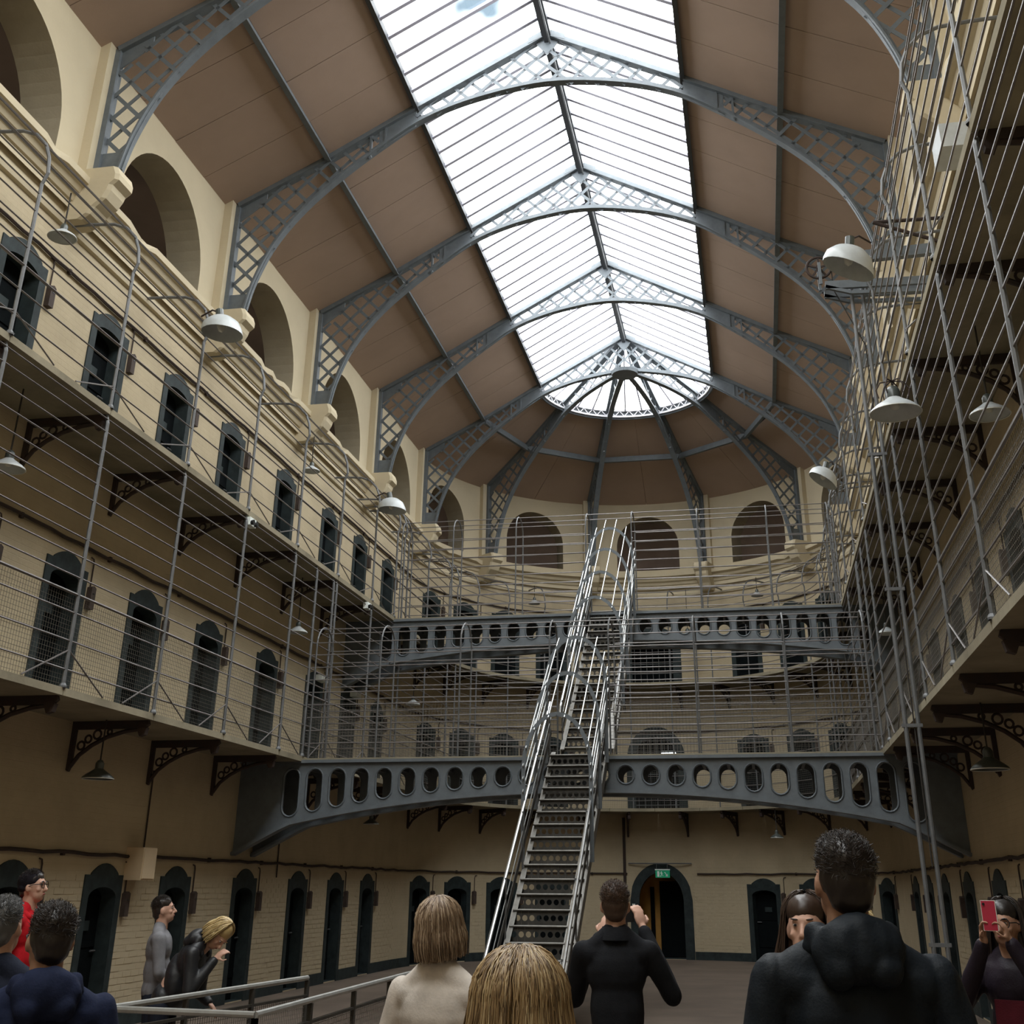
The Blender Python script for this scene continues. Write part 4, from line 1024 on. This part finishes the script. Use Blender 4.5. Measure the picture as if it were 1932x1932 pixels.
b = MB(); b.tube([(4.40, 15.0, 9.87), (4.40, 15.0, 9.5), (4.74, 15.0, 8.6), (4.74, 15.0, 2.0)], .009, 5); b.build('rope', 'cable', t)
# forked outrigger of rusty pipe
t = thing('pipe_outrigger', 'forked brown pipe outrigger poking out of the hoist-side top railing', 'bracket', (4.69, 12.3, 8.95))
for e in ((RW, 12.3, 8.93), (RW, 12.3, 8.36)):
    b = MB(); b.tube([(4.66, 12.3, 8.96), e], .022, 6); b.build('fork_pipe', 'rust', t)
# grey tin duct panel behind the hoist-side rods
b = MB(); b.box((5.45, 11.3, 9.25), (.3, .5, .3)); tag(b.build('tin_duct', 'enamel'), 'plain grey tin duct box behind the hoist-side top gallery rods', 'duct')
# ------------------------------------------------------------------ people
def capsule(p, q, r0, r1, n=14):
    p, q = V3(p), V3(q); d = q - p; Ln = max(d.length, 1e-4); A = rot_to(d / Ln)
    prof = [(1e-4, -r0)] + [(r0 * cos(a), r0 * sin(a)) for a in (-1.05, -.5)] + [(r0, 0), (r1, Ln)] + [(r1 * cos(a), Ln + r1 * sin(a)) for a in (.5, 1.05)] + [(1e-4, Ln + r1)]
    m_ = MB(); m_.lathe(prof, p, n, A); return m_
def ellip(c, r, R=None, n=16, mm=10):
    m_ = MB(); vs = []
    for i in range(mm + 1):
        a = -pi / 2 + pi * i / mm; ca = max(cos(a), 1e-3)
        for k in range(n):
            p = V3((r[0] * ca * cos(2 * pi * k / n), r[1] * ca * sin(2 * pi * k / n), r[2] * sin(a)))
            if R is not None: p = R @ p
            vs.append(p + V3(c))
    m_.add(vs, [(i * n + k, i * n + (k + 1) % n, (i + 1) * n + (k + 1) % n, (i + 1) * n + k) for i in range(mm) for k in range(n)] + [tuple(range(n - 1, -1, -1)), tuple(mm * n + k for k in range(n))]); return m_
TMPS = bpy.data.scenes.new('workbench'); TMPV = TMPS.view_layers[0]
def blob(name, prims, voxel, mat_, parent, smooth=4, folds=0.0, fs=9.0, seed=0):
    b = MB()
    for p in prims: b.add(p.v, p.f)
    me = b.mesh(name + '_raw', mat_); ob = bpy.data.objects.new(name, me); TMPS.collection.objects.link(ob)
    r = ob.modifiers.new('r', 'REMESH'); r.mode = 'VOXEL'; r.voxel_size = voxel
    s_ = ob.modifiers.new('s', 'SMOOTH'); s_.iterations = smooth; s_.factor = .5
    TMPV.update(); dg = TMPV.depsgraph; new = bpy.data.meshes.new_from_object(ob.evaluated_get(dg)); ob.modifiers.clear(); ob.data = new; TMPS.collection.objects.unlink(ob); COL.objects.link(ob); new.name = name
    if folds:
        from mathutils import noise
        N = len(new.vertices); co = [0.0] * (3 * N); no = [0.0] * (3 * N); new.vertices.foreach_get('co', co); new.vertices.foreach_get('normal', no)
        for i in range(0, 3 * N, 3):
            q = V3((co[i] * fs, co[i + 1] * fs, co[i + 2] * fs * .55 + seed)); f = (noise.noise(q) + .5 * noise.noise(q * 2.3)) * folds
            co[i] += no[i] * f; co[i + 1] += no[i + 1] * f; co[i + 2] += no[i + 2] * f
        new.vertices.foreach_set('co', co)
    new.polygons.foreach_set('use_smooth', [True] * len(new.polygons)); new.update()
    ob.parent = parent; return ob
def hand(P, wrist, dirv, palm, curl, side, r=1.0):
    # palm and five separate fingers; dirv: along the hand, palm: palm normal, side: +1 thumb towards dir x palm
    d = V3(dirv).normalized(); n = V3(palm); n = (n - d * n.dot(d)).normalized(); w_ = d.cross(n) * side; W = V3(wrist); out = []
    out.append(ellip(W + d * .045 * r, (.038 * r, .050 * r, .016 * r), Matrix((w_, d, n)).transposed(), 12, 8))
    for k, (off, ln) in enumerate(((.030, .072), (.011, .080), (-.009, .075), (-.028, .058))):
        p = W + d * .082 * r + w_ * off * r; a = 0.0
        for sgm, f in ((.45, 1.0), (.32, .9), (.23, .8)):
            a += curl * (1 + .12 * k) * (.7 if f == 1.0 else 1.0); dd = (d * cos(a) + n * sin(a)); q = p + dd * (ln * sgm * r)
            out.append(capsule(p, q, .0088 * r * f, .0080 * r * f, 8)); p = q
    p = W + d * .025 * r + w_ * .032 * r; q = p + (d * .55 + w_ * .75 + n * .35).normalized() * .042 * r; out.append(capsule(p, q, .011 * r, .0095 * r, 8))
    out.append(capsule(q, q + (d * .8 + w_ * .15 + n * .5).normalized() * .032 * r, .0095 * r, .008 * r, 8)); return out
SKIN = {'fair': mat('fair_skin', (0.55, 0.33, 0.245), 0.55, var=0.1, scale=14, spec=0.3), 'tan': mat('tanned_skin', (0.40, 0.225, 0.15), 0.55, var=0.1, scale=14, spec=0.3)}
def hairmats(nm, cols):
    return [mat(nm + '_hair_%d' % i, c, 0.42, spec=0.45) for i, c in enumerate(cols)]
HB = hairmats('blonde', [(0.30, 0.20, 0.095), (0.20, 0.125, 0.058), (0.44, 0.33, 0.18), (0.11, 0.068, 0.032)])
HA = hairmats('ash_blonde', [(0.27, 0.19, 0.12), (0.17, 0.11, 0.065), (0.44, 0.34, 0.24), (0.12, 0.075, 0.045)])
HY = hairmats('light_blonde', [(0.55, 0.42, 0.21), (0.42, 0.30, 0.13), (0.66, 0.54, 0.32), (0.25, 0.17, 0.07)])
HD = hairmats('dark_brown', [(0.020, 0.014, 0.011), (0.012, 0.009, 0.007), (0.035, 0.025, 0.02), (0.03, 0.02, 0.016)])
HBr = hairmats('brown', [(0.055, 0.030, 0.018), (0.035, 0.019, 0.012), (0.09, 0.05, 0.03), (0.03, 0.016, 0.01)])
HG = hairmats('grey', [(0.10, 0.10, 0.10), (0.05, 0.05, 0.05), (0.16, 0.16, 0.16), (0.03, 0.03, 0.03)])
CL = lambda nm, c, r=.85, **k: mat(nm, c, r, var=.25, scale=11, bump=.15, bscale=120, spec=.15, **k)
EYEW = mat('eye_white', (0.42, 0.38, 0.35), .4); LIP = mat('lips', (0.38, 0.13, 0.11), .5)
def strands(name, hc, HR, mats, parent, n, fn, r, seed=1):
    # fn(rng) -> polyline in head space
    rng = random.Random(seed); b = MB()
    for i in range(n):
        pts = fn(rng)
        if not pts: continue
        b.cur = rng.choices((0, 1, 2, 3), (4, 3, 2, 2))[0]; N = len(pts)
        b.tube([hc + HR @ V3(p) for p in pts], r, 4, cap=False, rr=[r * (.8 if k == 0 else 1 if k < N - 2 else .55) for k in range(N)])
    return b.build(name, mats, parent, smooth=True, world=False)
ER = (.078, .098, .112)     # skull radii
def flow(az, length, rad=1.08, jit=0.0, rng=None, start=12, inward=0.0, spread=.02, npts=9, part=0.0, yshift=-.012):
    # strand from the crown over the skull in direction az (degrees, 0 = back, +90 = person's right), then hanging
    a = radians(az); pts = []; acc = 0.0; prev = None
    for k in range(npts):
        th = radians(start + (92 - start) * min(1, k / (npts * .55)))
        if k <= npts * .55:
            p = V3((.084 * rad * sin(th) * sin(a) + part, -.100 * rad * sin(th) * cos(a) + yshift, .092 * rad * cos(th) + .050))
        else:
            f = (k - npts * .55) / (npts * .45); base = V3((.084 * rad * sin(a) + part * .3, -.100 * rad * cos(a) + yshift, .048))
            p = base + V3((sin(a) * spread * f - sin(a) * inward * f * f, -cos(a) * spread * f + cos(a) * inward * f * f, -(length + .05) * f))
        if rng: p += V3((rng.gauss(0, jit), rng.gauss(0, jit), rng.gauss(0, jit)))
        pts.append(p)
    return pts
def person(name_lbl, loc, head, H, skin, top, legs, hair, hairstyle, arms=None, lean=0.0, headrot=(0, 0), wd=1.0, jacket='jacket', vox=.010, folds=.006, female=False, extras=None, hood=False, collar=False, shoes=None, skirt=1.0, legpose=None):
    k = H / 1.73
    t = thing('person', name_lbl, 'person', (loc[0], loc[1], 0), radians(head))
    def tl(p):      # lean the upper body forward about the hips
        p = V3(p) * 1.0; p.x *= 1.0
        if p.z > .95: q = V3((p.x, p.y, p.z - .95)); q = Matrix.Rotation(-lean, 3, 'X') @ q; p = q + V3((0, 0, .95))
        return p * k
    sw = (.175 if female else .195) * wd; hw = .095
    J = dict(sl=(-sw, 0, 1.385), sr=(sw, 0, 1.385), nb=(0, -.01, 1.47), hc=(0, .015, 1.64))
    a = {'el': (-sw - .07, -.02, 1.13), 'wl': (-sw - .06, .08, .88), 'er': (sw + .07, -.02, 1.13), 'wr': (sw + .06, .08, .88), 'hl': (0, .1, -1), 'hr': (0, .1, -1), 'pl': (1, 0, 0), 'pr': (-1, 0, 0), 'cl': .3, 'cr': .3}
    a.update(arms or {})
    A_ = {q: tl(a[q]) if q in ('el', 'wl', 'er', 'wr') else a[q] for q in a}
    LR = Matrix.Rotation(-lean, 3, 'X')
    HR_ = LR @ Matrix.Rotation(radians(headrot[0]), 3, 'Z') @ Matrix.Rotation(radians(headrot[1]), 3, 'X')
    nbp = tl((0, -.005, 1.505)); hc = nbp + HR_ @ V3((0, .02, .106)) * k
    kh = k * .93; h = lambda p: hc + HR_ @ (V3(p) * kh)
    kr = lambda *r: tuple(x * k for x in r); kq = lambda *r: tuple(x * kh for x in r)
    pr = [ellip(h((0, -.004, .012)), kq(*ER), HR_), ellip(h((0, .040, -.055)), kq(.058, .056, .062), HR_), ellip(h((0, .070, -.088)), kq(.024, .020, .020), HR_),
          capsule(h((0, .094, .012)), h((0, .114, -.030)), .008 * k, .0135 * k), ellip(h((.040, .066, -.024)), kq(.022, .02, .02), HR_), ellip(h((-.040, .066, -.024)), kq(.022, .02, .02), HR_),
          ellip(h((0, .086, .030)), kq(.052, .012, .010), HR_), ellip(h((0, .088, -.060)), kq(.024, .011, .007), HR_)]
    for s in (-1, 1): pr += [ellip(h((s * .080, -.004, -.008)), kq(.009, .020, .031), HR_ @ Matrix.Rotation(s * .3, 3, 'Z')), ellip(h((s * .012, .098, -.034)), kq(.007, .008, .006), HR_)]
    pr += [capsule(tl((0, -.012, 1.40)), h((0, -.012, -.06)), .062 * k, .055 * k)]
    pr += [ellip(tl((0, 0, 1.28)), kr(.13, .085, .19)), ellip(tl((0, 0, 1.02)), kr(.125, .085, .16)), capsule(tl((-sw * .7, 0, 1.37)), tl((sw * .7, 0, 1.37)), .038 * k, .038 * k)]
    for s, e, w_, hd, pm in (('sl', 'el', 'wl', 'hl', 'pl'), ('sr', 'er', 'wr', 'hr', 'pr')):
        pr += [capsule(tl(J[s]), A_[e], .042 * k, .036 * k), capsule(A_[e], A_[w_], .036 * k, .024 * k)]
        pr += hand(None, A_[w_], LR @ V3(a[hd]), LR @ V3(a[pm]), a['cl' if s == 'sl' else 'cr'], 1 if s == 'sl' else -1, k * (.92 if female else 1.05))
    lp = legpose or {}
    kn = {-1: lp.get('kl', (-.10, .02, .49)), 1: lp.get('kr', (.10, .02, .49))}; an = {-1: lp.get('al', (-.11, -.01, .09)), 1: lp.get('ar', (.11, -.01, .09))}
    for s in (-1, 1): pr += [capsule(V3((s * hw, 0, .90)) * k, V3(kn[s]) * k, .065 * k, .048 * k), capsule(V3(kn[s]) * k, V3(an[s]) * k, .045 * k, .036 * k)]
    blob('body', pr, min(vox * .75, .0075), SKIN[skin], t, 3)
    for s in (-1, 1):
        e = ellip(h((s * .031, .0815, .012)), kq(.0122, .0118, .0068), HR_, 10, 8); e.build('eye', EYEW, t, smooth=True, world=False)
        e = ellip(h((s * .031, .0925, .012)), kq(.0060, .003, .0060), HR_, 8, 6); e.build('iris', M['black'], t, smooth=True, world=False)
        e = ellip(h((s * .033, .094, .034)), kq(.017, .005, .004), HR_ @ Matrix.Rotation(-s * .12, 3, 'Y'), 8, 6); e.build('eyebrow', hair[1], t, smooth=True, world=False)
    e = ellip(h((0, .0985, -.060)), kq(.022, .004, .0065), HR_, 10, 6); e.build('lips', LIP, t, smooth=True, world=False)
    # clothes: jacket or jumper
    tw = wd * (0.93 if female else 1.0)
    jp = [ellip(tl((0, -.005, 1.30)), kr(.185 * tw, .118, .17)), ellip(tl((0, -.0, 1.12)), kr(.165 * tw, .115, .22)), ellip(tl((0, .0, .97)), kr(.165 * tw * skirt, .118, .13)), capsule(tl((-sw * .72, -.01, 1.375)), tl((sw * .72, -.01, 1.375)), .070 * k, .070 * k)] + [capsule(tl((s_ * .02, -.02, 1.475)), tl((s_ * sw * .85, -.012, 1.385)), .058 * k, .052 * k) for s_ in (-1, 1)]
    for s, e, w_ in (('sl', 'el', 'wl'), ('sr', 'er', 'wr')):
        e_, q = V3(A_[e]), V3(A_[w_]); jp += [capsule(tl(J[s]), e_, .062 * k, .055 * k), capsule(e_, e_ + (q - e_) * .93, .055 * k, .040 * k)]
    blob(jacket, jp, vox, top, t, 5, folds, seed=H * 7 + loc[0])
    if collar:
        b = MB(); pc = tl((0, -.012, 1.475)); b.lathe([(.092 * k, -.03 * k), (.073 * k, .035 * k), (.066 * k, .035 * k), (.062 * k, -.02 * k)], pc, 24, HR_ if False else LR); b.build('collar', top, t, smooth=True, world=False)
    if hood:
        hp = [ellip(tl((0, -.10, 1.455)), kr(.120, .060, .085), LR), capsule(tl((-.090, -.045, 1.485)), tl((-.055, -.12, 1.41)), .036 * k, .045 * k), capsule(tl((.090, -.045, 1.485)), tl((.055, -.12, 1.41)), .036 * k, .045 * k), capsule(tl((-.10, -.04, 1.46)), tl((-.085, .05, 1.41)), .034 * k, .026 * k), capsule(tl((.10, -.04, 1.46)), tl((.085, .05, 1.41)), .034 * k, .026 * k)]
        blob('hood', hp, vox, top, t, 4, folds * 1.2, 13)
    tp = [ellip(V3((0, 0, .93)) * k, kr(.158 * tw, .112, .11))]
    for s in (-1, 1): tp += [capsule(V3((s * hw, 0, .88)) * k, V3(kn[s]) * k, .088 * k, .066 * k), capsule(V3(kn[s]) * k, V3(an[s]) * k, .064 * k, .056 * k)]
    blob('trousers', tp, vox * 1.2, legs, t, 4, .004)
    for s in (-1, 1):
        x_, y_ = an[s][0] * k, an[s][1] * k
        blob('shoe', [ellip((x_, y_ + .06, .042), (.046, .13, .042)), ellip((x_, y_ - .02, .06), (.042, .06, .06))], vox, shoes or M['black'], t, 3)
    # hair
    st = hairstyle
    if st in ('short', 'crop', 'sides'):
        b = ellip(h((0, -.014, .062 if st != 'crop' else .056)), kq(.0825, .0985, .074), HR_, 24, 16)
        cap = blob('hair', [b, ellip(h((0, -.030, .018)), kq(.0815, .0835, .085), HR_), ellip(h((0, -.055, -.025)), kq(.066, .052, .055), HR_)], .008, hair[0], t, 2, .004, 45)
        def f(rng):
            az = rng.uniform(-150, 150); th = radians(rng.uniform(5, 105 if abs(az) < 90 else 62)); a_ = radians(az)
            n0 = V3((sin(th) * sin(a_), -sin(th) * cos(a_), cos(th))); p = V3((n0.x * .083, n0.y * .099 - .014, n0.z * (.076 if n0.z > 0 else .125) + .060)) * kh
            d = V3((rng.gauss(0, .5), .45 + rng.gauss(0, .4), .25 + rng.gauss(0, .3))); d = (d - n0 * d.dot(n0) + n0 * .22).normalized(); return [p, p + d * .008 * k + n0 * .002, p + d * .015 * k + n0 * .001]
        strands('hair_tufts', hc, HR_, hair, t, 1500, f, .0013, 5)
    elif st in ('long', 'bob', 'front_long', 'wavy'):
        Ln = {'long': .42, 'bob': .135, 'front_long': .40, 'wavy': .20}[st]
        hp = [ellip(h((0, -.012, .063)), kq(.085, .100, .080), HR_, 20, 14), ellip(h((0, -.034, .02)), kq(.086, .086, .095), HR_, 20, 14)]
        if st == 'bob': hp += [ellip(h((0, -.045, -.045)), kq(.088, .070, .085), HR_)]
        else: hp += [capsule(h((0, -.065, -.02)), h((0, -.085, -Ln * .8)), .072 * k, .07 * k), capsule(h((.052, -.045, -.02)), h((.07, -.06, -Ln * .75)), .042 * k, .04 * k), capsule(h((-.052, -.045, -.02)), h((-.07, -.06, -Ln * .75)), .042 * k, .04 * k)]
        blob('hair', hp, .010, hair[1], t, 4, .004, 25)
        lim = 100 if st != 'bob' else 118
        def f(rng):
            az = rng.uniform(-lim, lim); s_ = 1 if az > 0 else -1; lay = rng.random()
            pts = flow(az, Ln * rng.uniform(.72, 1.02), 1.02 + .15 * lay, .0016, rng, start=rng.uniform(2, 26), inward=(.07 if st == 'bob' else .0), spread=(.05 if st == 'bob' else .085) * (.5 + lay), npts=11, part=s_ * rng.uniform(.0, .012))
            if st == 'wavy': pts = [p + V3((.008 * sin(i * 1.7 + az), .006 * cos(i * 1.5), 0)) for i, p in enumerate(pts)]
            return [p * kh for p in pts]
        strands('hair_strands', hc, HR_, hair, t, (3600 if H < 1.63 else 1800) if vox < .0095 else 800, f, (.0014 if H < 1.63 else .0022) if vox < .0095 else .003, 3)
    if extras: extras(t, h, tl, k, HR_, A_)
    return t
BLK = CL('black_cloth', (0.012, 0.013, 0.016)); NAVY = CL('navy_cotton', (0.014, 0.020, 0.050)); DNV = CL('dark_navy_jacket', (0.012, 0.015, 0.028)); JEAN = CL('dark_jeans', (0.014, 0.017, 0.028)); GREY = CL('grey_jersey', (0.20, 0.20, 0.215)); RED = CL('red_hoodie_cotton', (0.50, 0.012, 0.02)); CREAM = CL('off_white_knit', (0.62, 0.56, 0.50)); LEA = mat('black_leather', (0.010, 0.011, 0.014), .52, bump=.2, bscale=40, spec=.5); DKJ = CL('dark_rain_jacket', (0.011, 0.015, 0.020), .6); MAR = CL('maroon_top', (0.09, 0.012, 0.02)); BEAN = CL('black_beanie', (0.012, 0.010, 0.014)); PLUM = CL('dark_quilted_jacket', (0.022, 0.016, 0.024), .5)
def glasses(t, h, k, HR_, up=0.0, fwd=.100, dark=False, sc=1.0):
    b = MB(); R = Matrix.Rotation(radians(90), 3, 'X')
    for s in (-1, 1):
        b.torus(h((s * .034 * sc, fwd, .010 + up)), .025 * k * sc, .0028 * k, 16, 5, HR_ @ R); b.tube([h((s * .059 * sc, fwd - .004, .014 + up)), h((s * .080 * sc, .04, .016 + up)), h((s * .084, -.01, .004 + up))], .0028 * k, 5)
    b.tube([h((-.010, fwd + .002, .014 + up)), h((.010, fwd + .002, .014 + up))], .0026 * k, 5); b.build('glasses', M['black'], t, world=False)
# 1 near blonde woman, sunglasses pushed up on her head
def ex1(t, h, tl, k, HR_, A_):
    b = MB()
    for s in (-1, 1):
        b.prism([(s * .008, .092), (s * .074, .078), (s * .084, .052), (s * .082, .030), (s * .045, .046), (s * .010, .062)], lambda a, c, d: h((a, .030 + d - .55 * max(0, abs(a) - .03), c + .045)), 0, .008)
    gl = b.build('sunglasses', M['black'], t, world=False)
    b = MB()
    for s in (-1, 1): b.tube([h((s * .086, .020, .088)), h((s * .0925, -.015, .058)), h((s * .0945, -.045, .018)), h((s * .088, -.062, -.03))], .0042 * k, 6)
    b.tube([h((-.084, .018, .094)), h((-.05, .035, .122)), h((0, .042, .134)), (h((.05, .035, .122))), h((.084, .018, .094))], .0035 * k, 6)
    b.build('sunglasses_arm', M['black'], gl, world=False)
person('woman seen from behind nearest the camera, long blonde hair, sunglasses on her head', (2.362, 2.42), 2, 1.629, 'fair', CREAM and CL('light_grey_top', (.3, .29, .28)), JEAN, HB, 'long', vox=.009, female=True, extras=ex1, headrot=(0, 2))
# 2 woman in white, ash-blonde bob
person('woman seen from behind in an off-white jumper with an ash-blonde bob', (1.50, 5.2), -16, 1.70, 'fair', CREAM, JEAN, HA, 'bob', arms={'el': (-.27, .0, 1.12), 'wl': (-.20, .22, 1.10), 'er': (.27, .0, 1.12), 'wr': (.20, .22, 1.12), 'hl': (.5, .8, .2), 'hr': (-.5, .8, .2)}, vox=.009, female=True, headrot=(-8, 12), wd=1.08)
# 3 man in black shirt photographing
def ex3(t, h, tl, k, HR_, A_):
    b = MB(); b.box((.02, .36 * k, 1.56 * k), (.145, .012, .075)); b.build('phone', M['black'], t, world=False)
person('man seen from behind in a black shirt, raising a phone in front of his face', (1.99, 7.2), 4, 1.785, 'fair', BLK, BLK, HBr, 'short', arms={'el': (-.24, .12, 1.16), 'wl': (-.10, .28, 1.46), 'hl': (.35, .35, .8), 'pl': (.5, .6, 0), 'er': (.29, .08, 1.18), 'wr': (.14, .24, 1.50), 'hr': (-.25, .3, .85), 'pr': (-.5, .6, 0), 'cl': .55, 'cr': .5}, vox=.010, extras=ex3, collar=True, headrot=(0, 10), wd=.9)
# 4 tall man in dark hooded jacket
person('tall man seen from behind in a dark hooded rain jacket with short dark hair', (3.06, 3.85), 8, 1.90, 'tan', DKJ, JEAN, HD, 'short', vox=.009, hood=True, collar=True, headrot=(6, 8), wd=1.08, folds=.010)
# 5 brown-haired woman behind his shoulder, facing the camera
person('woman facing the camera with long brown hair, half hidden by the tall man', (2.985, 5.3), 172, 1.725, 'fair', LEA, JEAN, HBr, 'front_long', vox=.011, female=True, headrot=(-4, 4))
# 6 woman at the edge holding up a red phone
def ex6(t, h, tl, k, HR_, A_):
    c = (A_['wr'] + A_['wl']) / 2 + V3((0, .05, .12)); b = MB(); b.box(c, (.074, .009, .142)); p = b.build('phone', mat('red_phone', (.42, .03, .06), .35, spec=.5), t, world=False)
    b = MB(); b.box(c, (.079, .006, .147)); b.build('phone_edge', M['white'], p, world=False)
    b = MB(); b.lathe([(0, 0), (.007, 0), (.007, .002), (0, .002)], c + V3((.022, .008, .055)), 10, Matrix.Rotation(radians(-90), 3, 'X')); b.build('phone_camera', M['black'], p, world=False)
    b = MB(); b.prism([(-.10, .75), (.10, .75), (.08, 1.25), (-.08, 1.25)], lambda a_, z, d: tl((a_, .118 + d, z)), 0, .008); b.build('top', MAR, t, world=False)
    glasses(t, h, k, HR_)
person('woman with long dark hair holding up a red phone, beside the hoist pipes', (4.12, 7.4), 150, 1.70, 'tan', PLUM, JEAN, HD, 'front_long', arms={'el': (-.24, .16, 1.22), 'wl': (-.10, .26, 1.54), 'hl': (.15, .25, .9), 'pl': (.9, .1, 0), 'er': (.25, .14, 1.22), 'wr': (.04, .26, 1.54), 'hr': (-.1, .25, .9), 'pr': (-.9, .1, 0), 'cl': .75, 'cr': .75}, vox=.011, female=True, extras=ex6, folds=.008)
# 7 man in navy hoodie
def ex7(t, h, tl, k, HR_, A_): glasses(t, h, k, HR_)
person('man in a navy hoodie with dark hair, turned away, at the lower corner', (0.38, 4.1), 38, 1.69, 'tan', NAVY, JEAN, HD, 'short', vox=.009, hood=True, extras=ex7, wd=1.05, headrot=(6, 4), folds=.008)
# 8 grey-haired man at the very edge
person('grey-haired man in a dark navy jacket, cut by the picture edge', (-0.36, 4.95), 14, 1.70, 'fair', DNV, JEAN, HG, 'short', vox=.010, wd=1.08, headrot=(-6, 5))
# 9 man in red hoodie and black beanie
def ex9(t, h, tl, k, HR_, A_):
    glasses(t, h, k, HR_)
    blob('beanie', [ellip(h((0, -.022, .048)), kr_(k * .93, .090, .104, .092), HR_, 20, 14), ellip(h((0, -.05, .00)), kr_(k * .93, .086, .07, .045), HR_)], .009, BEAN, t, 4, .003, 30)
def kr_(k, *r): return tuple(x * k for x in r)
person('man in a red hoodie, black beanie and glasses, in profile by the wall', (-3.08, 9.5), -84, 1.86, 'fair', RED, JEAN, HD, 'crop', vox=.011, extras=ex9, hood=True, headrot=(0, 6))
# 10 man in grey jersey
person('man in a grey long-sleeved jersey with cropped hair, gazing up in profile', (-2.44, 10.6), -68, 1.665, 'fair', GREY, JEAN, HD, 'crop', arms={'el': (-.24, .04, 1.12), 'wl': (-.14, .20, .98), 'er': (.25, .04, 1.12), 'wr': (.10, .22, .96), 'hl': (.6, .5, -.4), 'hr': (-.6, .5, -.4)}, vox=.011, headrot=(0, 10), wd=1.04)
# 11 blonde woman leaning on the rail
person('blonde woman in a black leather jacket bending over the stairwell rail, hand to her face', (-2.02, 9.95), -84, 1.66, 'fair', LEA, JEAN, HY, 'bob', lean=.62, arms={'el': (-.20, .16, 1.12), 'wl': (-.16, .34, .92), 'er': (.21, .18, 1.18), 'wr': (.10, .17, 1.46), 'hl': (.2, .9, -.1), 'pl': (0, .1, -1), 'hr': (-.15, .2, .9), 'pr': (-.5, .3, 0), 'cr': .6}, vox=.010, female=True, headrot=(-20, -22), hood=True)
# 12 somebody blond behind the tall man's shoulder
person('fair-haired person almost wholly hidden behind the tall man, yellow hair showing', (3.25, 6.5), 170, 1.675, 'fair', BLK, JEAN, HY, 'wavy', vox=.012, female=True)

bpy.data.scenes.remove(TMPS)
